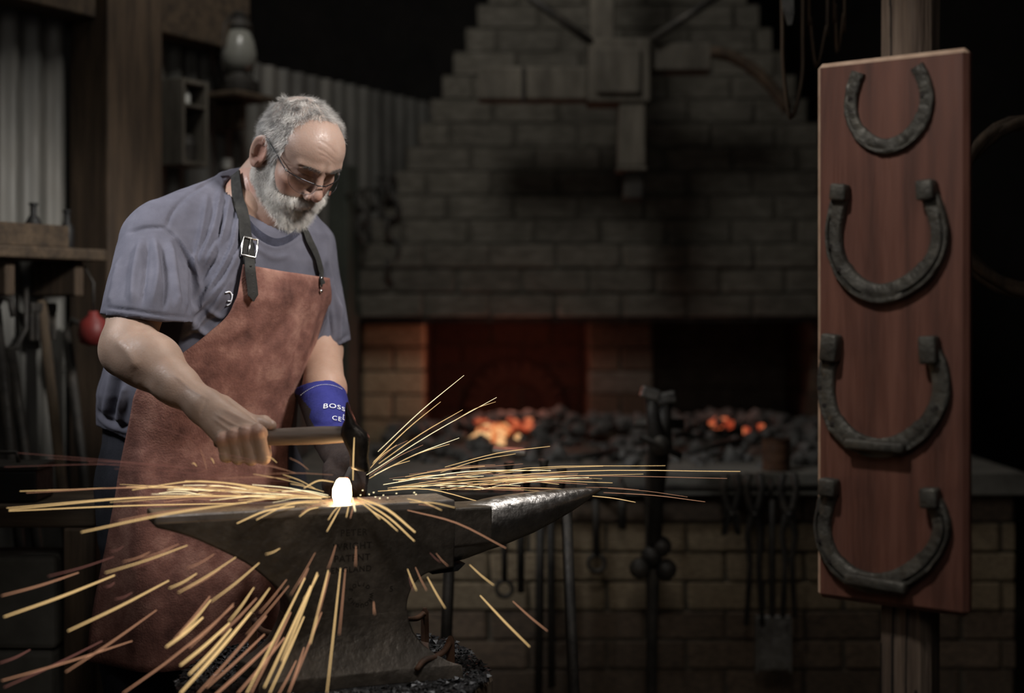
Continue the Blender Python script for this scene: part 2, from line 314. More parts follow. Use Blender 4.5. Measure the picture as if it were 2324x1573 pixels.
o = mb(lambda bm: lathe(bm, [(.02, 0), (.026, .004), (.028, .05), (.024, .055), (.024, .075), (.008, .08)], n=16), 'tin', M['iron'], None, True, 40, W(SC+.008, .09, 1.599)); tag(o, 'dark tin standing in the bottom of the wall cabinet', 'tin')
SL = s_of(540, .10); p = W(SL, .10, 1.82)
la = empty('oil_lantern', p, label='old storm lantern with a smoky glass on a wall bracket', cat='lantern')
mb(lambda bm: lathe(bm, [(.06, .0), (.063, .006), (.063, .035), (.04, .05), (.035, .06)], n=20), 'tank', M['iron'], la, True, 40)
mb(lambda bm: lathe(bm, [(.034, .062), (.052, .09), (.056, .12), (.048, .16), (.034, .19)], n=20), 'globe', M['smoked_glass'], la, True)
mb(lambda bm: lathe(bm, [(.036, .192), (.044, .2), (.03, .225), (.034, .235), (.012, .25)], n=20), 'cap', M['iron'], la, True, 40)
for sg in (-1, 1): mb(lambda bm: tube(bm, [Vector((0, 0, .02))+WD*.062*sg, Vector((0, 0, .1))+WD*.072*sg, Vector((0, 0, .2))+WD*.06*sg, Vector((0, 0, .235))+WD*.03*sg], .004, 6), 'side_wire', M['iron'], la, True)
o = wbox('lantern_bracket', SL-.085, SL+.085, .02, .17, 1.80, 1.82, M['timber_h'], None); tag(o, 'short plank bracket carrying the storm lantern', 'shelf')
child(wbox('brace', SL-.015, SL+.015, .02, .12, 1.715, 1.80, M['timber'], None), o)
hk = W(s_of(515, .04), .04, 1.60)
o = empty('enamel_mug', hk, label='small white enamel mug hanging on the corrugated wall', cat='mug')
mb(lambda bm: lathe(bm, [(.013, 0), (.016, .002), (.017, .03), (.018, .032), (.016, .031), (.014, .006)], n=16), 'body', M['white_enamel'], o, True, 40)
mb(lambda bm: tube(bm, [-WN*.016+Vector((0, 0, .006)), -WN*.026+Vector((0, 0, .015)), -WN*.016+Vector((0, 0, .027))], .003, 6), 'handle', M['white_enamel'], o, True)
# chains of dark rings hung on the wall beside the chimney
def chain(s, ztop, n, r, label, off=.05):
    base = W(s, off, ztop); rt = empty('hanging_chain', base, label=label, cat='chain')
    mb(lambda bm: tube(bm, [-WN*.06, WN*.012, WN*.012+Vector((0, 0, .02))], .006, 6), 'hook', M['iron'], rt)
    for k in range(n):
        def ring(bm):
            a = WD if k % 2 == 0 else WN
            pts = [Vector((0, 0, -r-.0-1.62*r*k))+a*(r*.72*math.cos(t))+Vector((0, 0, r*math.sin(t))) for t in [2*math.pi*j/14 for j in range(15)]]
            tube(bm, pts, r*.2, 6, False)
        mb(ring, 'ring', M['iron'], rt, True)
chain(s_of(850, .13), 1.585, 4, .035, 'dark iron chain hung on the grey green batten beside the chimney', .13)
chain(s_of(888, .2), 1.62, 5, .042, 'heavy dark iron chain hung where the wall meets the chimney', .2)
chain(s_of(820, .16), 1.56, 3, .03, 'short chain of three dark rings hung before the batten', .16)
# --- bench along the left wall
be = empty('work_bench', (-1.15, 3.2, 0), label='heavy brown timber bench standing along the left wall', cat='bench')
def bb(name, c, s, mat, bev=.006): return child(mb(lambda bm: box(bm, (0, 0, 0), s, None, bev), name, mat, None, loc=Vector(c)), be)
for i in range(3): bb('plank', (-1.155, 3.15+.09*i, .725), (.49, .085, .05), M['timber_h'])
for x in (-1.36, -.945):
    for y in (3.14, 3.30): bb('leg', (x, y, .35), (.07, .07, .70), M['timber'])
for i, (z, x, wd) in enumerate(((0, -1.12, .22), (.21, -1.125, .21), (.42, -1.115, .20))):
    o = mb(lambda bm: box(bm, (0, 0, .105), (wd, .13, .208), None, .012, .004), 'stone_block', M['stone'], None, loc=(x, 3.22, z))
    tag(o, ['pale grey stone block at the foot of the stack under the bench', 'pale grey stone block in the middle of the stack under the bench', 'pale grey stone block on top of the stack under the bench'][i], 'stone', 'stone blocks under the bench')
tb = empty('tool_box', (-1.15, 3.2, .751), label='low black iron box sitting on the timber bench', cat='box')
mb(lambda bm: box(bm, (0, 0, .035), (.2, .12, .07), None, .005), 'body', M['black_paint'], tb)
mb(lambda bm: box(bm, (0, 0, .076), (.206, .126, .012), None, .003), 'lid', M['iron'], tb)
mb(lambda bm: tube(bm, [(-.04, 0, .08), (-.035, 0, .105), (.035, 0, .105), (.04, 0, .08)], .005, 6), 'handle', M['iron'], tb, True)

# ================================================================== FORGE
fg = empty('forge', (.366, 4.9, 0), label='brick blacksmith forge with two fireboxes under a stepped sooty chimney hood', cat='forge')
def brick_mesh(mat, seed):
    random.seed(seed); bm = bmesh.new(); box(bm, (0, 0, 0), (1, 1, 1), None, 0, .02)
    bmesh.ops.bevel(bm, geom=list(bm.edges), offset=.045, segments=1, affect='EDGES')
    me = bm_me(bm, 'brick'); me.materials.append(mat); return me
BRK = {k: [brick_mesh(M[k], i) for i in range(3)] for k in ('soot_brick', 'tan_brick', 'dark_brick', 'fire_brick', 'hearth_brick')}
random.seed(11)
def put_brick(c, s, kind, parent, rot=None):
    o = bpy.data.objects.new('brick', random.choice(BRK[kind])); COL.objects.link(o); o.location = c; o.scale = s
    if rot: o.rotation_euler = rot
    return child(o, parent)
def course(x0, x1, z, yf, kind, parent, h=.076, L=.222, odd=0, dep=.1, gap=.009, kinds=None):
    x = x0-(L/2 if odd else 0)
    while x < x1-.02:
        a, b_ = max(x, x0), min(x+L, x1)
        if b_-a > .03:
            put_brick(((a+b_)/2, yf+dep/2+random.uniform(-.003, .004), z+h/2), (b_-a-gap, dep, h-.001), random.choice(kinds) if kinds else kind, parent)
        x += L
CH = .0825
def part_box(name, x0, x1, y0, y1, z0, z1, mat):
    return child(mb(lambda bm: box(bm, (0, 0, 0), (x1-x0, y1-y0, z1-z0)), name, mat, None, loc=((x0+x1)/2, (y0+y1)/2, (z0+z1)/2)), fg)
HX0, HX1 = -.62, 1.42
hearth = part_box('hearth', HX0+.006, HX1-.006, 4.012, 5.6, 0, .660, M['mortar'])
for k in range(8): course(HX0, HX1, k*CH+.002, 4.0, 'hearth_brick', hearth, odd=k % 2, kinds=None if 3 < k < 7 else ['dark_brick'])
part_box('hearth_slab', HX0-.02, HX1+.02, 3.97, 5.6, .660, .718, M['stone'])
FX = [(-.519, -.299), (.263, .49), (1.03, 1.251)]
for i, (a, b_) in enumerate(FX):
    pr = part_box('pier', a+.006, b_-.006, 4.908, 5.5, .718, 1.135, M['mortar'])
    for k in range(5):
        course(a, b_, .720+k*CH, 4.9, 'tan_brick', pr, odd=k % 2, kinds=['tan_brick'] if i == 0 else ['dark_brick', 'dark_brick', 'soot_brick'])
        for yy in (5.115, 5.335):
            for xx, inner in ((a+.05, a+.05), (b_-.05, b_-.05)):
                put_brick((xx, yy, .720+k*CH+.038), (.1, .21, .075), 'fire_brick', pr)
bw = part_box('firebox_back', -.519, 1.251, 5.36, 5.6, .718, 1.25, M['mortar'])
for k in range(6):
    course(-.299, .263, .720+k*CH, 5.345, 'fire_brick', bw, odd=k % 2, dep=.02)
    course(.49, 1.03, .720+k*CH, 5.345, 'soot_brick', bw, odd=k % 2, dep=.02)
ar = part_box('flue_arch', -.09, .11, 5.335, 5.36, .718, .74, M['mortar'])
for k in range(11):
    t = math.pi*(k+.5)/11; c = Vector((.01+.15*math.cos(t), 5.32, .80+.15*math.sin(t)))
    put_brick(c, (.075, .05, .042), 'fire_brick', ar, (0, -t, 0))
part_box('lintel', -.519, 1.251, 4.80, 4.92, 1.135, 1.150, M['iron'])
hood = part_box('hood', -.50, 1.232, 4.83, 5.5, 1.150, 1.30, M['soot_mortar'])
k = 0; z = 1.152
while z < 2.85:
    j = max(0, k-2); a = -.519+.0395*j; b_ = 1.251-.0395*j; yf = 4.78+.010*j
    cr = child(mb(lambda bm: box(bm, (0, 0, 0), (b_-a-.012, 5.5-yf-.012, CH)), 'hood_core', M['soot_mortar'], None, loc=((a+b_)/2, (yf+.010+5.5)/2, z+CH/2)), hood) if k >= 0 else None
    course(a, b_, z, yf, 'soot_brick', hood, odd=k % 2, dep=.2 if j else .11)
    z += CH; k += 1
# --- coal and ash on the hearth
def lump(bm, c, r, seed):
    q = bmesh.ops.create_icosphere(bm, subdivisions=1, radius=1)['verts']
    for v in q:
        n_ = noise.noise(v.co*1.3+Vector((seed, seed*.7, 0)))
        v.co = Vector(c)+Vector((v.co.x*r*(1+.5*n_), v.co.y*r*(1+.4*n_), v.co.z*r*(.75+.4*n_)))
def heap_z(x, y):
    return .718+.105*math.exp(-((y-4.75)/.32)**2)*(.55+.45*math.exp(-((x-.02)/.22)**2)+.4*math.exp(-((x-.75)/.25)**2)+.25*math.exp(-((x-.38)/.2)**2))
def heap(bm):
    random.seed(3)
    for i in range(620):
        x = random.uniform(-.42, 1.2); y = 4.12+1.05*random.random()**.8; r = random.uniform(.012, .036)
        if (abs(x+.06) < .09 and abs(y-4.48) < .12) or (abs(x-.675) < .05 and abs(y-4.57) < .1): 
            if random.random() < .6: continue
        if y < 4.25 and random.random() < .6: continue
        lump(bm, (x, y, heap_z(x, y)+random.uniform(-.01, .012)), r, i)
o = mb(heap, 'coal_heap', M['coal']); tag(o, 'heap of grey ashy coal lumps spread over the forge hearth', 'coal', kind='stuff')
def fire(cx, cy, n, seed, mat, spread):
    def f(bm):
        random.seed(seed)
        for i in range(n):
            x = random.gauss(cx, spread); y = random.gauss(cy, spread*.7)
            lump(bm, (x, y, heap_z(x, y)+random.uniform(.0, .02)), random.uniform(.01, .022), i)
    return f
def fire_lamp(loc, e, r):
    d = bpy.data.lights.new('fire_light', 'POINT'); d.energy = e; d.color = (1, .34, .23); d.shadow_soft_size = r
    o = bpy.data.objects.new('fire_light', d); COL.objects.link(o); o.location = loc
o = mb(fire(-.06, 4.50, 26, 5, None, .036), 'glowing_coals', M['hot_coal2']); tag(o, 'bright yellow glowing coals in front of the left firebox', 'embers', kind='stuff')
o = mb(fire(-.03, 4.56, 20, 6, None, .055), 'ember_ring', M['hot_coal']); tag(o, 'dull orange embers around the bright coals at the left firebox', 'embers', kind='stuff')
o = mb(fire(.675, 4.6, 11, 8, None, .020), 'glowing_coals', M['hot_coal']); tag(o, 'orange glowing coals in front of the dark right firebox', 'embers', kind='stuff')
o = mb(fire(.775, 4.55, 5, 9, None, .018), 'ember_ring', M['hot_coal']); tag(o, 'few red embers beside the rusty can on the hearth', 'embers', kind='stuff')
fire_lamp((.0, 4.78, .95), 1.2, .08); fire_lamp((.68, 4.66, .90), .10, .05)
# ================================================================== THINGS AROUND THE FORGE
# timber frame hanging in front of the hood
tf = empty('hoist_frame', (.33, 4.45, 1.6), label='old grey timber hoist frame with curved arm hanging before the chimney hood', cat='hoist')
def tbx(name, px0, px1, py0, py1, Y, dep, mat=M['grey_timber'], par=tf, bev=.008):
    a, b_ = P(px0, py0, Y), P(px1, py1, Y)
    return child(mb(lambda bm: box(bm, (0, 0, 0), (b_.x-a.x, dep, a.z-b_.z), None, bev), name, mat, None, loc=((a.x+b_.x)/2, Y+dep/2, (a.z+b_.z)/2)), par)
o = tbx('post', 1340, 1396, -840, 92, 4.45, .09); o.name = 'post'
tbx('junction_plate', 1335, 1477, 85, 232, 4.42, .15)
tbx('cover_board', 1352, 1455, 108, 212, 4.405, .016)
tbx('cross_beam', 1085, 1336, 150, 226, 4.45, .1)
tbx('cross_beam', 1476, 1616, 96, 160, 4.45, .1)
tbx('hanger', 1405, 1466, 230, 378, 4.43, .1)
tbx('hanger_foot', 1400, 1470, 377, 388, 4.42, .12)
tbx('hanger_block', 1416, 1462, 388, 452, 4.45, .09, M['iron'])
tbx('peg', 1183, 1191, 145, 232, 4.43, .02, M['iron'])
def rod(name, pts, r, mat, par, n=8, flat=1):
    b0 = Vector(par.location)
    return mb(lambda bm: tube(bm, [Vector(p)-b0 for p in pts], r, n, True, flat), name, mat, par, True)
rod('brace_rod', [P(1150, -45, 4.43), P(1345, 98, 4.43)], .013, M['iron'], tf)
rod('brace_rod', [P(1660, -30, 4.43), P(1478, 90, 4.43)], .013, M['iron'], tf)
rod('curved_arm', [P(*q, 4.46) for q in catmull([(1612, 118), (1660, 128), (1710, 158), (1752, 198), (1790, 250)], 5)], .028, M['timber'], tf, 8, .7)
# hanging straps and a blade from a roof rail near the board
hr = empty('roof_rail', (1.0, 3.4, 2.1), label='dark iron rail slung under the roof above the straps', cat='rail')
rod('bar', [(.55, 3.42, 2.12), (1.3, 3.42, 2.12)], .012, M['iron'], hr)
for x in (.6, 1.25): rod('hanger', [(x, 3.42, 2.12), (x, 3.42, 3.3)], .008, M['iron'], hr)
def strap_loop(x0, x1, yb, name, label, r, Y, mat):
    yt = -255
    pts = catmull([(x0-4, yt), (x0, 40), (x0+2, yb-110), ((x0+x1)/2-4, yb), (x1-2, yb-90), (x1, 60), (x1+2, yt)], 6)
    z = P(0, yt, Y).z
    rt = empty(name, P((x0+x1)/2, yt, Y), label=label, cat='strap')
    q = [P(*p_, Y) for p_ in pts]; dz = 2.105-q[0].z
    q[0].z += dz; q[-1].z += dz
    rod('loop', q, r, mat, rt, 8, .45)
    mb(lambda bm: tube(bm, [Vector((-.03, 0, 2.105-z)), Vector((0, 0, 2.137-z)), Vector((.03, 0, 2.105-z))], .006, 6), 'hook', M['iron'], rt, True)
strap_loop(1776, 1822, 268, 'leather_strap', 'long brown leather strap loop hanging lowest beside the board', .011, 3.42, M['timber'])
strap_loop(1836, 1878, 150, 'leather_strap', 'shorter brown leather strap loop hanging behind the board top', .010, 3.42, M['timber'])
strap_loop(1893, 1916, 120, 'leather_strap', 'narrow brown leather strap loop hanging next to the split post', .009, 3.42, M['timber'])
bl = empty('hay_knife', P(1785, -60, 3.36), label='grey steel knife blade hanging point down among the straps', cat='knife')
b0 = Vector(bl.location)
mb(lambda bm: prism(bm, [((a-1785)/FPX*3.36, (-60-c)/FPX*3.36) for a, c in ((1768, -60), (1800, -60), (1802, 30), (1797, 56), (1788, 58), (1776, 20))], -.003, .003), 'blade', M['steel'], bl)
mb(lambda bm: tube(bm, [(0, 0, 0), (0, 0, .10)], .012, 8), 'handle', M['timber'], bl, True)
mb(lambda bm: tube(bm, [(0, 0, .10), (0, .03, .18), (0, .06, 2.11-b0.z)], .004, 6), 'cord', M['strap'], bl, True)
# leg vise standing in front of the hearth
vY = 3.72
vz = empty('leg_vise', P(1490, 700, vY)-Vector((0, 0, CAMZ)), label='dark iron leg vise standing in front of the hearth', cat='vise')
V0 = Vector(vz.location)
def vr(name, pts, r, n=10, flat=1, mat=None): return rod(name, [P(a, c, vY+(d if d else 0)) for a, c, d in pts], r, mat or M['iron'], vz, n, flat)
vr('leg', [(1492, 1040, .03), (1485, 1120, .03), (1483, 1240, .03), (1480, 1400, .03), (1478, 1715, .03)], [.032, .026, .022, .016, .012])
vr('front_jaw', [(1478, 905, -.05), (1484, 960, -.055), (1496, 1010, -.05), (1490, 1100, -.03), (1484, 1250, .0)], [.016, .02, .03, .02, .016])
vr('rear_jaw', [(1512, 915, .03), (1506, 960, .035), (1502, 1020, .03)], [.016, .02, .03])
mb(lambda bm: box(bm, P(1476, 893, vY-.05)-V0, (.05, .035, .03), Matrix.Rotation(.3, 3, 'Y'), .005), 'jaw_face', M['steel'], vz)
mb(lambda bm: box(bm, P(1512, 903, vY+.03)-V0, (.05, .035, .03), Matrix.Rotation(-.2, 3, 'Y'), .005), 'jaw_face', M['steel'], vz)
vr('screw_box', [(1500, 1012, -.12), (1500, 1012, .12)], .026, 12)
vr('screw_handle', [(1452, 990, -.11), (1500, 1012, -.115), (1546, 1036, -.11)], .008, 8)
vr('mounting_plate', [(1440, 962, .06), (1552, 962, .06)], .014, 8)
for (a, c) in ((1452, 1290), (1478, 1262), (1512, 1292), (1500, 1240)):
    mb(lambda bm: (bmesh.ops.create_uvsphere(bm, u_segments=12, v_segments=8, radius=.028, matrix=Matrix.Translation(P(a, c, vY+.0)-V0))), 'collar_knob', M['iron'], vz, True)
# rail along the hearth with tools hanging from it
rl = empty('tool_rail', (.35, 3.88, .69), label='iron rail bolted along the front of the hearth slab', cat='rail')
rod('bar', [(-.15, 3.88, .69), (1.12, 3.88, .69)], .010, M['iron'], rl)
for x in (-.13, .2, .62, 1.1): rod('bracket', [(x, 3.88, .69), (x, 3.975, .69)], .008, M['iron'], rl)
def hang_rod(px, y1, r, label, end='plain', dx=0, name='poker', mat=M['iron']):
    Y = 3.85; top = P(px, 700, Y); top.z = .69; rt = empty(name, top, label=label, cat='tool')
    bot = P(px+dx, y1, Y)-top
    mb(lambda bm: tube(bm, [Vector((0, .03, -.02)), Vector((0, .045, .0)), Vector((0, .03, .022)), Vector((0, .005, .012)), Vector((0, 0, -.03))], r*.6, 6), 'hook', mat, rt, True)
    mb(lambda bm: tube(bm, [Vector((0, 0, -.028)), bot*.5, bot], [r, r, r*.9], 8), 'rod', mat, rt, True)
    if end == 'shovel':
        mb(lambda bm: (box(bm, bot+Vector((0, 0, -.07)), (.095, .012, .15), None, .005), box(bm, bot+Vector((-.045, -.015, -.07)), (.006, .03, .15)), box(bm, bot+Vector((.045, -.015, -.07)), (.006, .03, .15))), 'blade', M['steel'], rt)
    if end == 'rake': mb(lambda bm: box(bm, bot+Vector((.02, -.02, 0)), (.07, .03, .02), None, .004), 'rake_head', mat, rt)
    if end == 'loop': mb(lambda bm: tube(bm, [bot+Vector((.022*math.sin(t), 0, -.022+.022*math.cos(t))) for t in [2*math.pi*k/14 for k in range(15)]], r*.7, 6, False), 'loop', mat, rt, True)
hang_rod(1145, 1318, .009, 'short iron poker hanging below the anvil horn', 'loop')
hang_rod(1182, 1345, .011, 'thick short poker hanging next to the long pokers', 'plain')
hang_rod(1228, 1585, .012, 'long thick poker with a raked end hanging on the rail', 'rake', -6)
hang_rod(1250, 1560, .011, 'long straight poker hanging under the horn tip', 'plain', 2)
hang_rod(1352, 1260, .010, 'short poker with a ring end hanging left of the vise', 'loop', 2)
hang_rod(1412, 1200, .012, 'stubby thick poker hanging close to the vise', 'plain')
hang_rod(1752, 1400, .010, 'coal shovel with a pale steel blade hanging on the rail', 'shovel', 0, 'coal_shovel')
def tongs(px, y1, spread, label):
    Y = 3.84; top = P(px, 700, Y); top.z = .69; rt = empty('forge_tongs', top, label=label, cat='tongs')
    L_ = (P(px, y1, Y)-top).z
    for sg in (-1, 1):
        mb(lambda bm: tube(bm, [Vector((sg*.014, 0, .045)), Vector((sg*.022, .0, .005)), Vector((sg*.012, 0, -.045)), Vector((-sg*.004, sg*.006, -.07)), Vector((-sg*.018, sg*.004, -.12)), Vector((-sg*spread*.5, 0, L_*.55)), Vector((-sg*spread, 0, L_))], [.010, .010, .011, .013, .009, .008, .007], 8), 'arm', M['iron'], rt, True)
    mb(lambda bm: tube(bm, [Vector((0, -.02, -.066)), Vector((0, .02, -.066))], .009, 8), 'rivet', M['iron'], rt, True)
tongs(1712, 1420, .022, 'wide open pair of long iron tongs hanging between shovel and vise')
tongs(1790, 1400, .016, 'closed pair of long iron tongs hanging beside the coal shovel')
tongs(1660, 1180, .018, 'short pair of iron tongs hanging on the hearth rail')
# cans and loose iron on the hearth edge
def can(px, y1, y0, Y, label, mat):
    b0 = P(px, y1, Y); h = (y1-y0)/FPX*Y; b0.z = .718
    r = .040
    rt = empty('tin_can', b0, label=label, cat='can')
    mb(lambda bm: lathe(bm, [(r, 0), (r*1.03, .003), (r, .008), (r, h*.33), (r*1.02, h*.36), (r, h*.4), (r, h*.66), (r*1.02, h*.7), (r, h*.73), (r, h-.004), (r*1.04, h), (r*.97, h), (r*.95, .01), (r*.2, .008)], n=20), 'body', mat, rt, True, 50)
can(1762, 1058, 985, 4.06, 'rusty brown tin can on the hearth edge', M['rust'])
def loose(pts, Y, r, name, label, cat, mat=M['iron']):
    q = [P(a, c, Y+d) for a, c, d in pts]
    o = mb(lambda bm: tube(bm, [p_-q[0] for p_ in q], r, 7), name, mat, None, True, None, q[0]); tag(o, label, cat)
loose([(1560, 1028, .1), (1620, 1012, .15), (1680, 1000, .3)], 4.1, .011, 'iron_bar', 'bent iron bar lying on the hearth between vise and can', 'bar')
loose([(1290, 1040, 0), (1345, 1034, .05), (1400, 1022, .2)], 4.1, .010, 'iron_bar', 'straight iron bar lying on the coal left of the vise', 'bar')
# small rack of punches and a plate on an iron stand behind the anvil
sY = 3.25; st = empty('punch_stand', P(1155, 700, sY)-Vector((0, 0, CAMZ)), label='iron stand with slotted top holding punches behind the anvil', cat='stand')
S0 = Vector(st.location); tz = P(0, 1108, sY).z
mb(lambda bm: box(bm, Vector((0, 0, tz-.012)), (.30, .14, .02), None, .004), 'top', M['iron'], st)
mb(lambda bm: box(bm, Vector((0, -.05, tz+.030)), (.30, .014, .014), None, .003), 'front_rail', M['steel'], st)
for sg in (-1, 1): mb(lambda bm: box(bm, Vector((sg*.146, -.05, tz+.012)), (.012, .014, .03), None, .002), 'rail_post', M['iron'], st)
for sx in (-1, 1):
    for sy in (-1, 1): mb(lambda bm: tube(bm, [Vector((sx*.13, sy*.055, tz-.02)), Vector((sx*.16, sy*.08, 0))], .011, 8), 'leg', M['iron'], st, True)
for i in range(7):
    x = -.12+.040*i; h = (.055, .07, .048, .06, .052, .066, .05)[i]; mt = (M['iron'], M['steel'])[i % 2]
    o = mb(lambda bm: lathe(bm, [(.005, 0), (.009, .012), (.010, h-.012), (.012, h-.008), (.012, h-.001), (.009, h)], n=12), 'punch', mt, None, True, 40, S0+Vector((x, -.015+.03*(i % 2), tz-.002)))
    tag(o, 'pale steel punch standing in the stand behind the anvil' if i % 2 else 'dark iron punch standing in the stand behind the anvil', 'punch', 'punches in the iron stand')
o = mb(lambda bm: box(bm, (0, 0, 0), (.082, .07, .014), Matrix.Rotation(.06, 3, 'Y'), .004), 'steel_plate', M['steel'], None, False, None, S0+Vector((.0, .055, tz+.078))); tag(o, 'small pale steel plate lying across the punches', 'plate')
# coil of rope and ring hanging in the dark on the right
o = empty('rope_coil', P(2335, 470, 3.2), label='coil of dark rope hanging in the shadow behind the board', cat='rope')
def coil(bm):
    pts = [Vector((.17*math.cos(t)+.006*math.sin(3.1*t), .012*math.sin(1.7*t), .19*math.sin(t)+.008*math.cos(2.3*t))) for t in [2*math.pi*k/28 for k in range(28*3+1)]]
    tube(bm, pts, .013, 7)
mb(coil, 'coil', M['timber'], o, True)
mb(lambda bm: tube(bm, [(0, 0, .18), (0, 0, 3.3-P(0, 470, 3.2).z)], .009, 7), 'hanging_end', M['timber'], o, True)
# ================================================================== ANVIL
AH = .318; ATOP = .83
AA = Vector((.929, .371, 0)).normalized(); AB = Vector((-AA.y, AA.x, 0)); A0 = Vector((-.603, 2.404, ATOP))
def AN(u, w_, d): return A0+AA*u+AB*d+Vector((0, 0, w_))
ABASE = AN(.35, -AH, .05)
av = empty('anvil', ABASE, label='worn dark iron anvil with pale horn standing on the wooden stump', cat='anvil')
fnA = lambda u, w_, d: AN(u, w_, d)-ABASE
def bevel_mod(o, wd, seg=2, ang=35):
    m = o.modifiers.new('edge', 'BEVEL'); m.width = wd; m.segments = seg; m.limit_method = 'ANGLE'; m.angle_limit = math.radians(ang)
body = [(0, -.012), (0, -.021), (.05, -.037), (.0944, -.058), (.155, -.092), (.193, -.124), (.220, -.150), (.233, -.175), (.234, -.21), (.446, -.21),
        (.446, -.186), (.450, -.168), (.459, -.150), (.472, -.138), (.49, -.130), (.52, -.126), (.536, -.1245), (.540, -.012)]
def f_body(bm): prism(bm, catmull_poly(body), .0, .1, fnA)
def catmull_poly(p):
    a = catmull(p[1:9], 4); b_ = catmull(p[9:17], 4)
    return [p[0]]+[tuple(q) for q in a]+[tuple(q) for q in b_]+[p[-1]]
o = mb(f_body, 'body', M['anvil'], av); bevel_mod(o, .005); shade(o.data, 40)
o = mb(lambda bm: prism(bm, [(-.001, -.016), (.537, -.016), (.537, 0), (-.001, 0)], -.0012, .1012, fnA), 'face_plate', M['anvil_face'], av); bevel_mod(o, .0035, 2)
o = mb(lambda bm: prism(bm, [(.535, -.088), (.612, -.084), (.612, -.017), (.53, -.017)], .003, .097, fnA), 'cutting_table', M['anvil'], av); bevel_mod(o, .004)
def f_horn(bm):
    S = [(.49, -.03, -.1295, .047), (.53, -.022, -.126, .047), (.57, -.019, -.119, .047), (.612, -.009, -.107, .047), (.64, -.005, -.100, .046), (.665, -.003, -.0925, .045), (.71, .000, -.078, .040), (.755, .002, -.059, .033), (.79, .003, -.042, .025), (.82, .003, -.026, .016), (.84, .002, -.013, .009), (.850, .001, -.006, .005), (.854, -.001, -.003, .002)]
    rings = []
    for u, t, b_, hw in S:
        c = (t+b_)/2; hh = (t-b_)/2
        rings.append([bm.verts.new(fnA(u, c+hh*math.sin(q)+.0, .05+hw*math.cos(q)*(1 if math.sin(q) > -.2 else .93))) for q in [2*math.pi*k/28 for k in range(28)]])
    for A, B in zip(rings, rings[1:]):
        for k in range(28): bm.faces.new((A[k], A[(k+1) % 28], B[(k+1) % 28], B[k]))
    bm.faces.new(rings[0][::-1]); bm.faces.new(rings[-1])
mb(f_horn, 'horn', M['horn'], av, True, 60)
def f_base(bm):
    S = [(-.195, .234, .446, 0, .1), (-.215, .229, .449, -.001, .101), (-.235, .221, .456, -.006, .106), (-.255, .209, .470, -.015, .115), (-.272, .195, .490, -.027, .127), (-.285, .180, .512, -.038, .138), (-.291, .170, .528, -.043, .143), (-.293, .166, .536, -.045, .145), (-AH, .164, .538, -.047, .147)]
    rings = []
    for w_, u0, u1, d0, d1 in S:
        R_ = []; n = 6; bul = .5*(w_ < -.25)*min(1, (-.25-w_)/.05)
        for i in range(n): t = i/n; R_.append((u0+(u1-u0)*t, d0+.030*bul*math.sin(math.pi*t)))
        for i in range(n): t = i/n; R_.append((u1-.05*bul*math.sin(math.pi*t), d0+(d1-d0)*t))
        for i in range(n): t = i/n; R_.append((u1-(u1-u0)*t, d1-.030*bul*math.sin(math.pi*t)))
        for i in range(n): t = i/n; R_.append((u0+.05*bul*math.sin(math.pi*t), d1-(d1-d0)*t))
        rings.append([bm.verts.new(fnA(u, w_, d)) for u, d in R_])
    m = len(rings[0])
    for A, B in zip(rings, rings[1:]):
        for k in range(m): bm.faces.new((A[k], A[(k+1) % m], B[(k+1) % m], B[k]))
    bm.faces.new(rings[0][::-1]); bm.faces.new(rings[-1])
o = mb(f_base, 'foot', M['anvil'], av); bevel_mod(o, .006); shade(o.data, 45)
mb(lambda bm: prism(bm, [(u+.007*math.cos(t), .0) for u, t in []] or [(.052, .0006), (.066, .0006), (.066, -.004), (.052, -.004)], .040, .054, fnA), 'pritchel_hole', M['engrave'], av)
mb(lambda bm: prism(bm, [(.50, -.138), (.55, -.135), (.565, -.122), (.49, -.126)], .02, .08, fnA), 'underside_scar', M['scale'], av)
def text_me(s, size, ext=.0006, bold=0.0, align='CENTER', spacing=1.0):
    cu = bpy.data.curves.new('t', 'FONT'); cu.body = s; cu.size = size; cu.extrude = ext; cu.align_x = align; cu.align_y = 'CENTER'; cu.offset = bold; cu.space_character = spacing
    ob = bpy.data.objects.new('t', cu); COL.objects.link(ob); bpy.context.view_layer.update()
    me = bpy.data.meshes.new_from_object(ob.evaluated_get(bpy.context.evaluated_depsgraph_get())); bpy.data.objects.remove(ob); bm = bmesh.new(); bm.from_mesh(me); bmesh.ops.triangulate(bm, faces=bm.faces); bm.to_mesh(me); bm.free(); return me
def front_uv(px, py):
    r = P(px, py, 1)-Vector((0, 0, CAMZ)); c0 = Vector((0, 0, CAMZ)); t = (A0-c0).dot(AB)/r.dot(AB); q = c0+r*t-A0
    return q.dot(AA), q.z
AR = Matrix((AA, Vector((0, 0, 1)), -AB)).transposed()
def stamp(s, px, py, size, rot=0, name='stamped_letters'):
    u, w_ = front_uv(px, py); me = text_me(s, size, .0005, .0002, spacing=1.15)
    me.transform(Matrix.Translation(AN(u, w_, -.0004)-ABASE) @ (AR @ Matrix.Rotation(rot, 3, 'Z')).to_4x4())
    return link(name, me, M['stamp'], av)
stamp('PETER', 803, 1209, .0165); stamp('WRIGHT', 800, 1240, .0165); stamp('PATENT', 799, 1267, .0165); stamp('ENGLAND', 797, 1293, .0145); stamp('5', 888, 1337, .014)
for i, ch in enumerate('SOLID WROUGHT '):
    t = math.radians(150-i*360/14)
    if ch != ' ': stamp(ch, 818+24*math.cos(t), 1350-24*math.sin(t), .010, t-math.pi/2)

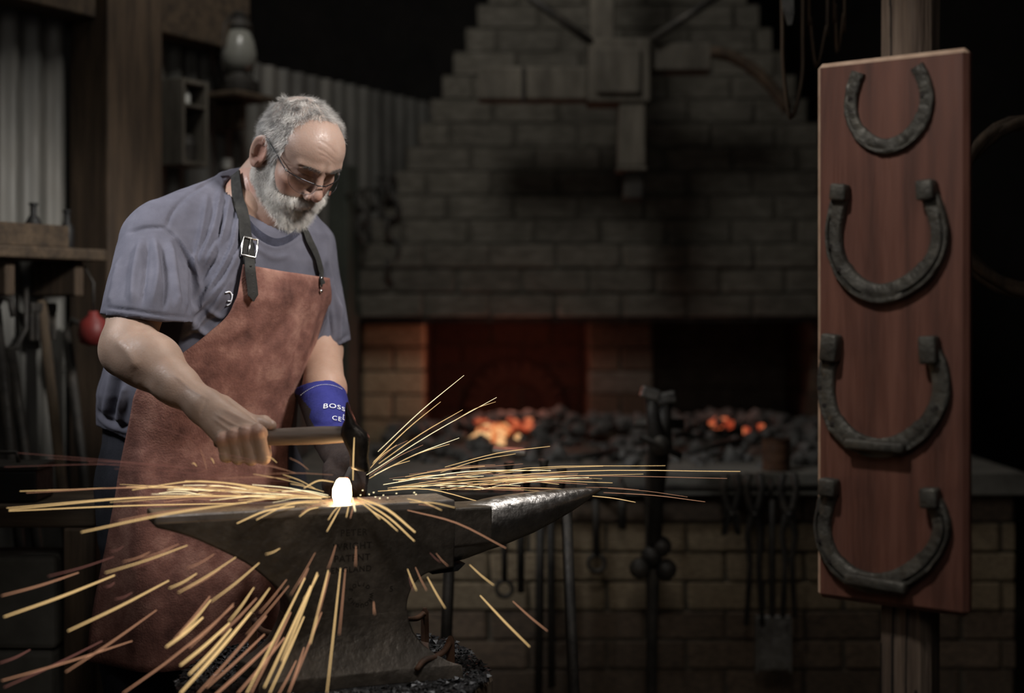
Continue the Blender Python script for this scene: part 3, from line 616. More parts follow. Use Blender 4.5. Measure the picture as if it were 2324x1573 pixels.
# ================================================================== STUMP
SZ = ATOP-AH; sc = Vector((-.325, 2.60, 0))
ring = [(0, .292), (25, .285), (52, .33), (80, .345), (108, .33), (135, .31), (160, .29), (185, .285), (215, .30), (250, .30), (285, .31), (320, .30)]
su = empty('stump', sc, label='thick cut wooden stump under the anvil', cat='stump')
def f_st(bm):
    rings = []
    for z, k in ((0, 1.06), (.15, 1.03), (.35, 1.0), (SZ-.012, .995), (SZ-.0, .975)):
        rings.append([bm.verts.new((r*k*math.cos(math.radians(a)), r*k*math.sin(math.radians(a)), z)) for a, r in ring])
    n = len(ring)
    for A, B in zip(rings, rings[1:]):
        for j in range(n): bm.faces.new((A[j], A[(j+1) % n], B[(j+1) % n], B[j]))
    bm.faces.new(rings[0][::-1]); bm.faces.new(rings[-1])
mb(f_st, 'trunk', M['stump'], su)
def f_band(bm):
    pts = [(r*1.012*math.cos(math.radians(a)), r*1.012*math.sin(math.radians(a)), .40) for a, r in ring]; pts.append(pts[0]); pts.append(pts[1])
    tube(bm, pts, .012, 6, False, .4)
mb(f_band, 'iron_band', M['rust'], su)
def in_foot(x, y):
    q = Vector((x, y, 0)); u = (q-Vector((A0.x, A0.y, 0))).dot(AA); d = (q-Vector((A0.x, A0.y, 0))).dot(AB)
    return .155 < u < .547 and -.056 < d < .156
def stump_r(a):
    a %= 360; rr = ring+[(360, ring[0][1])]
    for (a0, r0), (a1, r1) in zip(rr, rr[1:]):
        if a0 <= a <= a1: return r0+(r1-r0)*(a-a0)/(a1-a0)
def f_flakes(bm):
    random.seed(21); n = 0
    while n < 5200:
        a = random.uniform(0, 360); r = stump_r(a)*math.sqrt(random.random())*.965
        x = sc.x+r*math.cos(math.radians(a)); y = sc.y+r*math.sin(math.radians(a))
        if in_foot(x, y): continue
        n += 1; s = random.uniform(.002, .0085); z = SZ+random.uniform(0, .006)
        R_ = Matrix.Rotation(random.uniform(0, 6.3), 3, 'Z') @ Matrix.Rotation(random.uniform(-.8, .8), 3, 'X') @ Matrix.Rotation(random.uniform(-.6, .6), 3, 'Y')
        vs = [bm.verts.new(Vector((x, y, z))+R_@Vector(q)) for q in ((-s, -s*.6, 0), (s, -s*.7, .0), (s*.8, s*.7, 0), (-s*.7, s*.8, 0), (0, 0, s*.7))]
        for j in range(4): bm.faces.new((vs[j], vs[(j+1) % 4], vs[4]))
        bm.faces.new(vs[3::-1])
def f_bed(bm):
    c = bm.verts.new((sc.x, sc.y, SZ+.002)); rr = [bm.verts.new((sc.x+r*.962*math.cos(math.radians(a)), sc.y+r*.962*math.sin(math.radians(a)), SZ+.0015)) for a, r in ring]
    for j in range(len(rr)): bm.faces.new((rr[j], rr[(j+1) % len(rr)], c))
def f_all(bm): f_bed(bm); f_flakes(bm)
o = mb(f_all, 'coal_scale', M['scale']); tag(o, 'layer of black glinting scale flakes covering the stump top', 'scale', kind='stuff')
# iron hold-down dogs around the anvil foot: upright spike and curved arm to the foot
def dog(base_px, top_px, arm, Y, label, r=.009):
    b0 = P(*base_px, Y); b0.z = SZ; rt = empty('anvil_dog', b0, label=label, cat='clamp'); t = P(*top_px, Y)
    mb(lambda bm: tube(bm, [Vector((0, 0, -.06)), (t-b0)*.5, (t-b0)*.88, t-b0], [r, r, r*.95, r*.45], 6), 'spike', M['rust'], rt, True, 40)
    q = [Vector(P(a, c, y_))-b0 for a, c, y_ in arm]
    q = [Vector(v) for v in catmull(q, 4)]
    mb(lambda bm: tube(bm, q, [r*.75]*(len(q)-3)+[r*.7, r*.65, r*.6], 6, True, .8), 'arm', M['rust'], rt, True)
dog((575, 1500), (574, 1393), [(576, 1405, 2.66), (590, 1428, 2.65), (612, 1437, 2.63), (645, 1446, 2.58)], 2.67, 'rusty iron dog clamping the anvil foot on the heel side')
dog((965, 1452), (964, 1380), [(963, 1392, 2.80), (950, 1402, 2.79), (938, 1405, 2.77), (918, 1405, 2.72)], 2.81, 'rusty iron dog clamping the anvil foot behind the waist')
dog((1023, 1545), (1022, 1444), [(1020, 1458, 2.60), (1006, 1480, 2.58), (985, 1492, 2.56), (962, 1500, 2.54), (945, 1520, 2.52)], 2.61, 'rusty iron dog with a long curved arm clamping the anvil foot under the horn')

# ================================================================== HOT BILLET
BF = P(775, 1116, 2.538); BB = P(800, 1058, 2.80)
BF.z = ATOP+.0235
bd = (BB-BF).normalized()
bi = empty('hot_billet', BF, label='white hot iron billet lying on the anvil face', cat='billet')
m = bpy.data.materials.new('white_hot_iron'); m.use_nodes = True; nt = m.node_tree; pb = nt.nodes['Principled BSDF']
tcn = nt.nodes.new('ShaderNodeTexCoord'); sp = nt.nodes.new('ShaderNodeVectorMath'); sp.operation = 'DOT_PRODUCT'; sp.inputs[1].default_value = bd
nt.links.new(tcn.outputs['Object'], sp.inputs[0])
mr = nt.nodes.new('ShaderNodeMapRange'); nt.links.new(sp.outputs['Value'], mr.inputs[0]); mr.inputs[1].default_value = 0; mr.inputs[2].default_value = .15
col = ramp(nt, mr.outputs[0], [(0, (1, .74, .42)), (.3, (1, .5, .16)), (.62, (1, .12, .02))])
nt.links.new(col, pb.inputs['Emission Color'])
r2 = nt.nodes.new('ShaderNodeValToRGB'); nt.links.new(mr.outputs[0], r2.inputs[0]); e = r2.color_ramp.elements; e[0].position = .0; e[0].color = (1, 1, 1, 1); e[1].position = .66; e[1].color = (0, 0, 0, 1)
ms = nt.nodes.new('ShaderNodeMath'); ms.operation = 'MULTIPLY'; ms.inputs[1].default_value = 42; nt.links.new(r2.outputs[0], ms.inputs[0]); nt.links.new(ms.outputs[0], pb.inputs['Emission Strength'])
pb.inputs['Base Color'].default_value = (.05, .045, .04, 1); pb.inputs['Roughness'].default_value = .6
M['billet'] = m
def f_bil(bm):
    L_ = (BB-BF).length; X = Vector((1, 0, 0)); Zv = X.cross(bd)*1
    if Zv.z < 0: Zv = -Zv
    prof = [(-.0130, -.0225), (.0140, -.0225), (.0165, -.012), (.0155, .006), (.0115, .017), (.007, .0195), (-.006, .0195), (-.0105, .016), (-.0160, .004), (-.0165, -.010)]
    rings = []
    for s, k in ((0, .93), (.004, 1), (.025, 1.0), (.04, .8), (.055, .5), (.09, .40), (L_, .40)):
        rings.append([bm.verts.new(bd*s+X*(a*k)+Zv*(c*k)) for a, c in prof])
    n = len(prof)
    for A, B in zip(rings, rings[1:]):
        for j in range(n): bm.faces.new((A[j], A[(j+1) % n], B[(j+1) % n], B[j]))
    bm.faces.new(rings[0][::-1]); bm.faces.new(rings[-1])
mb(f_bil, 'bar', M['billet'], bi, True, 50)

# ================================================================== HAMMER
HY = 2.565
hm = empty('hammer', P(812, 1064, HY), label='cross peen hammer with dark head and wooden handle held in the bare hand', cat='hammer')
H0 = Vector(hm.location)
def f_head(bm):
    S = [(789.5, 918, 2.5, .020), (791, 930, 6, .021), (794, 945, 10.5, .021), (796, 958, 13, .021), (799, 968, 21, .021), (804, 978, 29, .021), (806, 990, 32.5, .021), (809, 1003, 30, .021), (812, 1018, 26, .021), (814, 1030, 22, .020), (816, 1042, 20.5, .020), (817, 1056, 22, .021), (818, 1062, 22, .021), (818.5, 1066, 20, .019)]
    rings = []
    for a, c, hw, dp in S:
        ctr = P(a, c, HY)-H0; h_ = hw/FPX*HY
        rings.append([bm.verts.new(ctr+Vector((h_*cq(q), dp*cq(q-math.pi/2), -.004*cq(q)))) for q in [2*math.pi*k/20 for k in range(20)]])
    for A, B in zip(rings, rings[1:]):
        for k in range(20): bm.faces.new((A[k], A[(k+1) % 20], B[(k+1) % 20], B[k]))
    bm.faces.new(rings[0][::-1]); bm.faces.new(rings[-1])
def cq(q): c = math.cos(q); return math.copysign(abs(c)**.55, c)
mb(f_head, 'head', M['hammer_iron'], hm, True, 50)
HA = P(486, 997, HY-.012); HB = P(810, 985, HY)
def f_hand(bm):
    pts = []; rs = []
    for t, r in ((0, .0125), (.02, .0155), (.12, .0165), (.35, .0150), (.55, .0158), (.75, .0165), (.9, .0150), (1.0, .0140)):
        pts.append(HA.lerp(HB, t)-H0); rs.append(r)
    tube(bm, pts, rs, 14, True, .72, up=(0, 0, 1))
mb(f_hand, 'handle', M['handle'], hm, True, 60)
# ================================================================== THE BLACKSMITH
f32 = np.float32
def surfnet(F, org, h):
    S = F < 0; nx, ny, nz = F.shape
    c = np.zeros((nx-1, ny-1, nz-1), np.int8)
    for dx in (0, 1):
        for dy in (0, 1):
            for dz in (0, 1): c += S[dx:nx-1+dx, dy:ny-1+dy, dz:nz-1+dz]
    act = (c > 0) & (c < 8); idx = np.argwhere(act); n = len(idx)
    vid = -np.ones(act.shape, np.int32); vid[act] = np.arange(n)
    acc = np.zeros((n, 3)); cnt = np.zeros(n); i, j, k = idx.T
    corners = [(a, b, d) for a in (0, 1) for b in (0, 1) for d in (0, 1)]
    for p in corners:
        for ax in range(3):
            if p[ax] == 1: continue
            q = list(p); q[ax] = 1
            fa = F[i+p[0], j+p[1], k+p[2]].astype(float); fb = F[i+q[0], j+q[1], k+q[2]].astype(float); m = (fa < 0) != (fb < 0)
            t = np.where(m, fa/np.where(m, fa-fb, 1), 0); pos = np.tile(np.array(p, float), (n, 1)); pos[:, ax] += t
            acc[m] += pos[m]; cnt[m] += 1
    V = np.array(org)+h*(idx+acc/cnt[:, None]); Q = []
    for ax in range(3):
        sl0 = [slice(None)]*3; sl1 = [slice(None)]*3; sl0[ax] = slice(0, -1); sl1[ax] = slice(1, None)
        ch = S[tuple(sl0)] != S[tuple(sl1)]; e = np.argwhere(ch); b, d = [(1, 2), (2, 0), (0, 1)][ax]
        ok = (e[:, b] > 0) & (e[:, d] > 0) & (e[:, b] < F.shape[b]-1) & (e[:, d] < F.shape[d]-1); e = e[ok]
        def at(ob, od): z = e.copy(); z[:, b] += ob; z[:, d] += od; return vid[z[:, 0], z[:, 1], z[:, 2]]
        q = np.stack([at(-1, -1), at(0, -1), at(0, 0), at(-1, 0)], 1); flip = ~S[tuple(e.T)]
        q[flip] = q[flip][:, ::-1]; Q.append(q)
    return V, np.concatenate(Q)
def grid(lo, hi, h):
    ax = [np.arange(a, b+h, h, dtype=f32) for a, b in zip(lo, hi)]
    X, Y, Z = np.meshgrid(*ax, indexing='ij'); return np.stack([X, Y, Z], -1), np.array(lo, float)
def mesh_sdf(fn, lo, hi, h):
    G, org = grid(lo, hi, h); return surfnet(fn(G), org, h)
def cap_(p, a, b, r0, r1=None):
    a = np.array(a, f32); b = np.array(b, f32); r1 = r0 if r1 is None else r1; d = b-a
    t = np.clip(((p-a)@d)/float(d@d), 0, 1); q = p-a-t[..., None]*d
    return np.sqrt(np.einsum('...i,...i', q, q))-(r0+(r1-r0)*t)
def ell(p, c, r):
    q = p-np.array(c, f32); r = np.array(r, f32); k0 = np.sqrt(((q/r)**2).sum(-1)); k1 = np.sqrt(((q/r**2)**2).sum(-1)); return k0*(k0-1)/np.maximum(k1, 1e-6)
def smin(a, b, k):
    h = np.clip(.5+.5*(b-a)/k, 0, 1); return b+(a-b)*h-k*h*(1-h)
def smax(a, b, k): return -smin(-a, -b, k)
def fast_me(name, V, Q, smooth=True):
    V = np.asarray(V, f32); Q = np.asarray(Q, np.int32); me = bpy.data.meshes.new(name); m = Q.shape[1]
    me.vertices.add(len(V)); me.vertices.foreach_set('co', V.ravel()); me.loops.add(Q.size); me.loops.foreach_set('vertex_index', Q.ravel())
    me.polygons.add(len(Q)); me.polygons.foreach_set('loop_start', np.arange(0, Q.size, m, dtype=np.int32)); me.update(calc_edges=True); me.validate()
    if smooth: shade(me)
    return me
def vnormals(V, Q):
    n = np.cross(V[Q[:, 2]]-V[Q[:, 0]], V[Q[:, 3]]-V[Q[:, 1]]); N = np.zeros_like(V)
    for k in range(4): np.add.at(N, Q[:, k], n)
    return N/np.maximum(np.linalg.norm(N, axis=1, keepdims=True), 1e-12)
def projn(V): return np.stack([CX+FPX*V[:, 0]/V[:, 1], CY-FPX*(V[:, 2]-CAMZ)/V[:, 1]], 1)
def sculpt(V, Q, strokes):
    """press folds and creases into a surface: (polyline, half width px, height m)"""
    N = vnormals(V, Q); px = projn(V); ray = V-np.array([0, 0, CAMZ]); ray /= np.linalg.norm(ray, axis=1, keepdims=True)
    face = np.clip(-(N*ray).sum(1)*2.2, 0, 1); D = np.zeros(len(V))
    for pl, wd, amp in strokes:
        c = np.array(catmull(pl, 6)) if len(pl) > 2 else np.array(pl, float)
        best = np.full(len(V), 1e9); tt = np.zeros(len(V)); n = len(c)-1
        for s in range(n):
            a, b = c[s], c[s+1]; d = b-a; t = np.clip(((px-a)@d)/(d@d+1e-9), 0, 1); q = px-a-t[:, None]*d; e = (q**2).sum(1); m = e < best; best[m] = e[m]; tt[m] = (s+t[m])/n
        D += amp*np.exp(-best/wd**2)*np.clip(np.minimum(tt, 1-tt)*5+.25, 0, 1)
    return V+N*(D*face)[:, None]
def fbm(V, sc, seed=0):
    return np.array([noise.fractal(Vector(v)*sc+Vector((seed, 0, 0)), 1.0, 2.0, 3) for v in V])
def tint(me, C):
    a = me.color_attributes.new('tint', 'FLOAT_COLOR', 'POINT'); a.data.foreach_set('color', np.concatenate([C, np.ones((len(C), 1))], 1).astype(f32).ravel())

R0 = np.array([-.66, 3.05, 0.0])
man = empty('person', R0, label='bearded grey haired blacksmith in a blue grey shirt and leather apron bending over the anvil', cat='person')
PSI = math.radians(38); LV = np.array([math.cos(PSI), math.sin(PSI), 0]); FV = np.array([math.sin(PSI), -math.cos(PSI), 0])
TZ = [.40, .55, .70, .90, 1.00, 1.10, 1.20, 1.28, 1.34, 1.395, 1.45]
TX = [-.655, -.660, -.665, -.675, -.668, -.640, -.598, -.575, -.560, -.548, -.535]
TY = [3.05, 3.05, 3.05, 3.06, 3.045, 3.03, 3.01, 3.005, 3.01, 3.015, 3.02]
TA = [.225, .215, .208, .214, .216, .213, .208, .200, .178, .110, .050]
TB = [.185, .178, .178, .190, .196, .190, .172, .148, .120, .080, .040]
def torso(p, grow=0.0):
    z = p[..., 2]; a = np.interp(z, TZ, TA)+grow; b = np.interp(z, TZ, TB)+grow; x = p[..., 0]-np.interp(z, TZ, TX); y = p[..., 1]-np.interp(z, TZ, TY)
    l = x*LV[0]+y*LV[1]; d = x*FV[0]+y*FV[1]; k0 = np.sqrt((l/a)**2+(d/b)**2); k1 = np.sqrt((l/a**2)**2+(d/b**2)**2)
    return (k0*(k0-1)/np.maximum(k1, 1e-5)).astype(f32)
SHR = np.array([-.733, 2.877, 1.318]); SHL = np.array([-.440, 3.110, 1.305])
ELR = np.array(P(290, 792, 2.70)); WRR = np.array(P(466, 921, 2.585))
ELL_ = np.array(P(727, 795, 3.08)); WRL = np.array(P(746, 962, 2.87))
NKB = np.array([-.548, 2.985, 1.385])
CP0 = np.array(P(505, 393, 3.0)); CPN = np.cross(np.array(P(622, 541, 2.885))-CP0, np.array(P(692, 500, 2.99))-CP0); CPN /= np.linalg.norm(CPN); CPN = CPN if CPN[2] > 0 else -CPN
def neck_f(p):
    nk = cap_(p, (-.572, 3.012, 1.345), NK0, .088, .063)
    nk = smin(nk, cap_(p, (-.520, 2.975, 1.30), UCH, .046, .034), .05)
    return smin(nk, cap_(p, (-.525, 3.02, 1.28), (-.52, 3.0, 1.36), .060, .055), .04)
yw, pt = math.radians(44.4), math.radians(41)
HF = np.array([math.sin(yw)*math.cos(pt), -math.cos(yw)*math.cos(pt), -math.sin(pt)]); HL = np.array([math.cos(yw), math.sin(yw), 0.]); HU = np.cross(HF, HL)
HU = HU if HU[2] > 0 else -HU
HR = np.stack([HL, HF, HU], 1); HS = .965; HO = np.array([-.4515, 2.95, 1.4890])
def to_w(q): return HO+HS*(np.asarray(q, float)@HR.T)
def to_l(p): return ((p-HO.astype(f32))@HR.astype(f32))/HS
NK0 = to_w((0, -.030, -.045)); UCH = to_w((0, .030, -.080))
# ---------------- shirt
def shirt_f(p):
    d = torso(p); d = np.maximum(d, p[..., 2]-1.43)
    tr = cap_(p, (-.705, 2.90, 1.338), (-.585, 2.985, 1.408), .068, .058); tl = cap_(p, (-.455, 3.09, 1.325), (-.520, 3.03, 1.40), .052, .056)
    d = smin(d, tr, .05); d = smin(d, tl, .05)
    d = smin(d, cap_(p, (-.60, 3.05, 1.30), (-.56, 3.06, 1.40), .10, .085), .05)
    hr = np.array(P(332, 735, 2.765)); hl = np.array(P(752, 800, 3.10))
    sr = cap_(p, SHR+(.004, 0, -.008), hr, .066, .090); sl = cap_(p, SHL, hl+(.004, -.01, -.09), .054, .060)
    srx = np.maximum(sr, 1.164-.010*(p[..., 0]+.74)/.1-p[..., 2]); slx = np.maximum(sl, (1.091+.43*(p[..., 0]+.3976))-p[..., 2])
    d = smin(d, srx, .035); d = smin(d, slx, .03)
    # openings: neck, sleeves, bottom
    d = np.maximum(d, -cap_(p, hr*1.0+(0, 0, -.06), SHR+(hr-SHR)*.45, .078, .06)*1.0)
    d = np.maximum(d, -cap_(p, hl+(.004, -.01, -.13), SHL+(hl-SHL)*.55, .050, .045))
    near = np.sqrt(((p-np.array([-.535, 2.965, 1.40], f32))**2).sum(-1))-.20
    d = np.maximum(d, -np.maximum(-((p-CP0.astype(f32))@CPN.astype(f32)), near))      # collar line
    d = np.maximum(d, -(neck_f(p)-.004))
    hem = .922+.012*np.sin(p[..., 0]*22+1)+.05*np.clip(-(p[..., 0]+.85)*8, -1, 1)*.4
    d = np.maximum(d, hem-p[..., 2]); d = np.maximum(d, -np.maximum(torso(p, -.008), p[..., 2]-.97))
    return d
V, Q = mesh_sdf(shirt_f, (-.93, 2.66, .88), (-.30, 3.32, 1.49), .0035)
N = vnormals(V, Q)
dd = .0035*np.array([noise.noise(Vector((v[0]*14, v[1]*14, v[2]*6))) for v in V])+.0012*np.array([noise.noise(Vector((v[0]*45, v[1]*45, v[2]*30))) for v in V])
V = V+N*dd[:, None]
folds = [([(522, 425), (508, 520), (470, 600)], 9, .008), ([(500, 430), (484, 520), (448, 610)], 8, .007), ([(545, 480), (522, 570), (450, 690)], 9, .009), ([(470, 445), (455, 540), (432, 620)], 8, .006), ([(548, 560), (500, 650), (430, 715)], 9, .009), ([(535, 620), (490, 690), (420, 760)], 10, .008), ([(505, 480), (490, 570), (455, 640)], 6, -.006), ([(530, 540), (490, 620), (440, 690)], 6, -.006),
    ([(290, 528), (330, 517), (372, 516)], 3, -.004), ([(370, 516), (402, 545), (430, 600), (440, 660), (436, 700)], 4, -.006), ([(385, 525), (418, 560), (447, 615), (455, 670)], 7, .005), ([(490, 404), (430, 440), (392, 480), (378, 516)], 3, -.003),
    ([(320, 545), (305, 620), (300, 690)], 10, .007), ([(350, 540), (358, 610), (345, 690)], 9, .006), ([(385, 550), (395, 630), (405, 700)], 9, .008), ([(415, 590), (420, 650), (418, 710)], 7, .006), ([(335, 545), (330, 620), (322, 690)], 7, -.006), ([(270, 590), (258, 650), (248, 690)], 8, .005), ([(365, 560), (376, 640), (372, 700)], 7, -.006),
    ([(236, 697), (300, 706), (370, 716), (428, 722)], 2.6, -.003), ([(236, 703), (300, 712), (370, 722), (428, 729)], 3, .002), ([(700, 797), (750, 786), (796, 758)], 2.6, -.003),
    ([(735, 560), (752, 640), (775, 730)], 8, .006), ([(722, 580), (738, 660), (730, 760)], 7, .006), ([(745, 640), (735, 720), (712, 790)], 8, .007), ([(765, 680), (772, 740), (770, 780)], 7, .005), ([(730, 620), (745, 700), (752, 770)], 6, -.006), ([(690, 530), (710, 580), (722, 630)], 7, .005),
    ([(262, 830), (250, 890), (240, 945)], 10, .008), ([(290, 870), (276, 920), (272, 965)], 9, .009), ([(275, 845), (262, 905), (256, 955)], 7, -.007), ([(245, 820), (232, 880), (224, 930)], 8, .005),
    ([(217, 928), (245, 952), (300, 972)], 3, -.004), ([(216, 940), (245, 966), (295, 984)], 5, .003),
    ([(470, 700), (500, 720), (530, 700)], 8, .005), ([(440, 740), (470, 760), (500, 740)], 8, .006), ([(575, 560), (620, 585), (660, 580)], 7, .003)]
folds = [(a, max(4.5, b*.85), c*1.3) for a, b, c in folds]+[([(507, 402), (522, 445), (548, 497), (585, 537), (625, 556), (664, 542), (694, 512)], 3, -.004), ([(503, 398), (517, 446), (543, 499), (583, 543), (625, 563), (667, 549), (698, 518)], 4, .002)]
V = sculpt(V, Q, folds)
SHIRT_BVH = BVHTree.FromPolygons([Vector(v) for v in V], [tuple(q) for q in Q])
shirt = link('shirt', fast_me('shirt', V-R0, Q), M['shirt'], man); tag(shirt, 'faded blue grey cotton T-shirt with wide short sleeves')
# ---------------- trousers and boots
def tr_f(p):
    d = np.maximum(torso(p, -.012), np.maximum(p[..., 2]-.99, .72-p[..., 2]))
    d = smin(d, cap_(p, (-.745, 2.985, .80), (-.762, 2.955, .48), .118, .088), .06); d = smin(d, cap_(p, (-.762, 2.955, .48), (-.785, 3.03, .085), .090, .070), .03)
    e = cap_(p, (-.565, 3.125, .80), (-.482, 3.10, .48), .115, .086); e = smin(e, cap_(p, (-.482, 3.10, .48), (-.49, 3.20, .085), .086, .070), .03)
    return np.maximum(smin(d, e, .03), .06-p[..., 2])
V, Q = mesh_sdf(tr_f, (-.95, 2.78, .03), (-.32, 3.36, 1.02), .007)
V = V+vnormals(V, Q)*(.006*np.array([noise.noise(Vector((v[0]*16, v[1]*16, v[2]*11))) for v in V]))[:, None]
tag(link('trousers', fast_me('trousers', V-R0, Q), M['trousers'], man), 'black denim work trousers')
for fx, fy, s_ in ((-.785, 3.03, .2), (-.49, 3.20, .5)):
    def bt(p): return np.maximum(smin(smin(cap_(p, (fx, fy, .16), (fx, fy, .07), .062, .058), cap_(p, (fx, fy, .045), (fx+.09*s_, fy-.13, .04), .05, .045), .03), ell(p, (fx+.10*s_, fy-.14, .045), (.05, .055, .05)), .02), .0-p[..., 2])
    V, Q = mesh_sdf(bt, (fx-.1, fy-.27, -.01), (fx+.24, fy+.1, .24), .008)
    V[:, 2] = np.maximum(V[:, 2], .001)
    link('boot', fast_me('boot', V-R0, Q), M['boot'], man)
# ---------------- head
def head_f(q):
    s = np.abs(q[..., 0]); m = q.copy(); m[..., 0] = s                      # m: mirrored coordinates
    d = ell(q, (0, -.008, .047), (.0775, .100, .087))
    d = smin(d, ell(q, (0, .048, .058), (.064, .049, .056)), .03)
    d = smin(d, ell(q, (0, .042, -.028), (.055, .051, .074)), .025)
    d = smin(d, cap_(m, (.056, .005, -.045), (.022, .060, -.088), .022, .021), .025)
    d = smin(d, ell(q, (0, .070, -.098), (.024, .022, .022)), .02)
    d = smin(d, ell(m, (.048, .056, -.006), (.022, .024, .020)), .022)
    d = smin(d, ell(m, (.036, .056, -.036), (.024, .026, .028)), .02)
    d = smin(d, cap_(m, (.046, .079, .043), (.012, .096, .045), .010, .010), .012)
    d = smax(d, -ell(m, (.032, .1035, .024), (.0185, .018, .0145)), .012)
    d = smin(d, ell(m, (.0325, .0765, .0255), (.0165, .0150, .0142)), .004)       # lids over the eyeballs
    d = smin(d, cap_(m, (.022, .088, .0105), (.047, .074, .0125), .0045, .004), .008)   # bags under the eyes
    d = smin(d, cap_(q, (0, .092, .038), (0, .1125, -.006), .0080, .0105), .010)
    d = smin(d, ell(q, (0, .1150, -.0125), (.0120, .0120, .0125)), .008)
    d = smin(d, ell(m, (.0145, .1035, -.0195), (.0080, .0120, .0090)), .0045)
    d = smax(d, -ell(m, (.0075, .110, -.029), (.0045, .007, .005)), .004)
    d = smin(d, ell(q, (0, .085, -.053), (.022, .012, .016)), .012)
    # ears
    en = np.array([.86, .44, .06], f32); en /= np.linalg.norm(en); eh = np.array([.0, -.12, .99], f32); eh -= en*(eh@en); eh /= np.linalg.norm(eh); ee = np.cross(eh, en)
    r = m-np.array([.0835, -.012, .006], f32); a, h, n = r@ee, r@eh, r@en
    wv = .0185+.05*h; k = np.sqrt((a/np.maximum(wv, .009))**2+(h/.0325)**2)
    disc = np.maximum((k-1)*.016, np.abs(n+.001)-.0036); rim = np.sqrt(((k-.94)*.019)**2+(n-.0055)**2)-.0040
    rim = np.where(a > .006, np.maximum(rim, .004-h-a), rim)
    ear = smin(smin(disc, rim, .004), np.sqrt((a+.002)**2+(h+.028)**2+n**2)-.0085, .006)
    ear = smin(ear, np.sqrt((a-.0125)**2+(h+.006)**2+(n-.002)**2)-.0055, .004)
    k2 = np.sqrt(((k-.60)*.020)**2+(n-.0045)**2)-.0030; ear = np.where(h > -.012, smin(ear, np.where(a < .004, k2, .01), .004), ear)
    ear = smax(ear, -(np.sqrt(((a-.003)/.0085)**2+((h+.004)/.013)**2+((n-.0065)/.0062)**2)-1)*.006, .004)
    d = smin(d, ear, .007)
    return d
def headneck(p):
    d = head_f(to_l(p))*HS
    return smin(d, neck_f(p), .026)
V, Q = mesh_sdf(headneck, (-.68, 2.77, 1.24), (-.33, 3.12, 1.645), .0024)
hd = [([(752, 300), (765, 318), (772, 340)], 3, -.0010), ([(724, 318), (744, 330), (766, 352)], 2.6, -.0011), ([(716, 334), (738, 346), (762, 366)], 2.6, -.0011), ([(722, 350), (742, 358), (758, 372)], 2.4, -.0009),
    ([(675, 376), (690, 380), (706, 388), (716, 397)], 2.2, -.0016), ([(676, 388), (690, 395), (704, 400), (714, 403)], 1.6, -.0018), ([(660, 372), (646, 362)], 2, -.0008), ([(662, 378), (646, 374)], 2, -.0008), ([(660, 386), (648, 390)], 2, -.0007),
    ([(698, 440), (688, 448), (676, 466)], 3, -.0018), ([(738, 394), (745, 400), (752, 402)], 1.8, -.0012), ([(672, 408), (690, 416), (706, 414)], 2.6, -.0012), ([(573, 395), (580, 420), (590, 460)], 3, -.0015), ([(560, 400), (566, 430), (572, 470)], 3, -.0012), ([(580, 500), (600, 512), (640, 528)], 3, -.0012)]
hd = [(a, b, c*(.7 if i < 4 else 1.5)) for i, (a, b, c) in enumerate(hd)]; V = sculpt(V, Q, hd)
Vh, Qh = V, Q; Lh = to_l(V.astype(f32)).astype(float)
def bump3(q, c, r): return np.exp(-(((q-np.array(c))/np.array(r))**2).sum(1))
def hairline(q):
    """0..1 scalp hair mask in head coordinates"""
    x, y, z = np.abs(q[:, 0]), q[:, 1], q[:, 2]
    front = np.interp(z, [-.06, -.02, .01, .03, .055, .08, .105, .125, .14], [.004, .006, .030, .034, .046, .036, .028, .034, .036])
    low = np.interp(y, [-.12, -.06, -.02, .0, .02, .03], [-.02, -.015, .0, .0, -.03, -.03])
    m = (y < front+.004*np.sin(z*300)) & (z > low)
    ear = (((y+.012)/.022)**2+((z-.004)/.036)**2 < 1) & (x > .06)
    return m & ~ear
def beardmask(q):
    x, y, z = np.abs(q[:, 0]), q[:, 1], q[:, 2]
    top = np.interp(y, [-.02, .012, .030, .045, .06, .075, .09, .10, .12], [-.03, .02, .01, -.012, -.030, -.038, -.034, -.030, -.030])
    bot = np.interp(y, [-.01, .01, .03, .05, .08, .1], [-.058, -.074, -.092, -.108, -.118, -.12])
    m = (z < top) & (z > bot) & (y > -.024) & (head_f(q.astype(f32)) < .011) & ~((((y+.012)/.022)**2+((z-.004)/.038)**2 < 1) & (x > .06))
    lips = (x < .023) & (z < -.050) & (z > -.063) & (y > .07)
    nose = (x < .022) & (y > .094) & (z > -.030)
    return m & ~lips & ~nose
hm_, bm_ = hairline(Lh), beardmask(Lh)
C = np.tile(np.array([.345, .238, .192]), (len(V), 1))
red = .55*bump3(Lh, (0, .118, -.015), (.016, .02, .02))+.55*(bump3(Lh, (.045, .07, -.012), (.03, .03, .024))+bump3(Lh, (-.045, .07, -.012), (.03, .03, .024)))+.5*np.exp(-((np.abs(Lh[:, 0])-.085)/.012)**2)*(np.abs(Lh[:, 0]) > .075)+.3*bump3(Lh, (0, .09, .03), (.03, .02, .012))
red = np.clip(red, 0, 1)[:, None]; C = C*(1-red)+np.array([.40, .175, .13])*red
nk_ = np.clip((-.085-Lh[:, 2])/.03, 0, 1)[:, None]*.6; C = C*(1-nk_)+np.array([.40, .22, .165])*nk_
gm = np.clip(hm_*.65+bm_*.8, 0, .85)[:, None]; C = C*(1-gm)+np.array([.30, .28, .265])*gm
BODY = [(V, Q, C)]
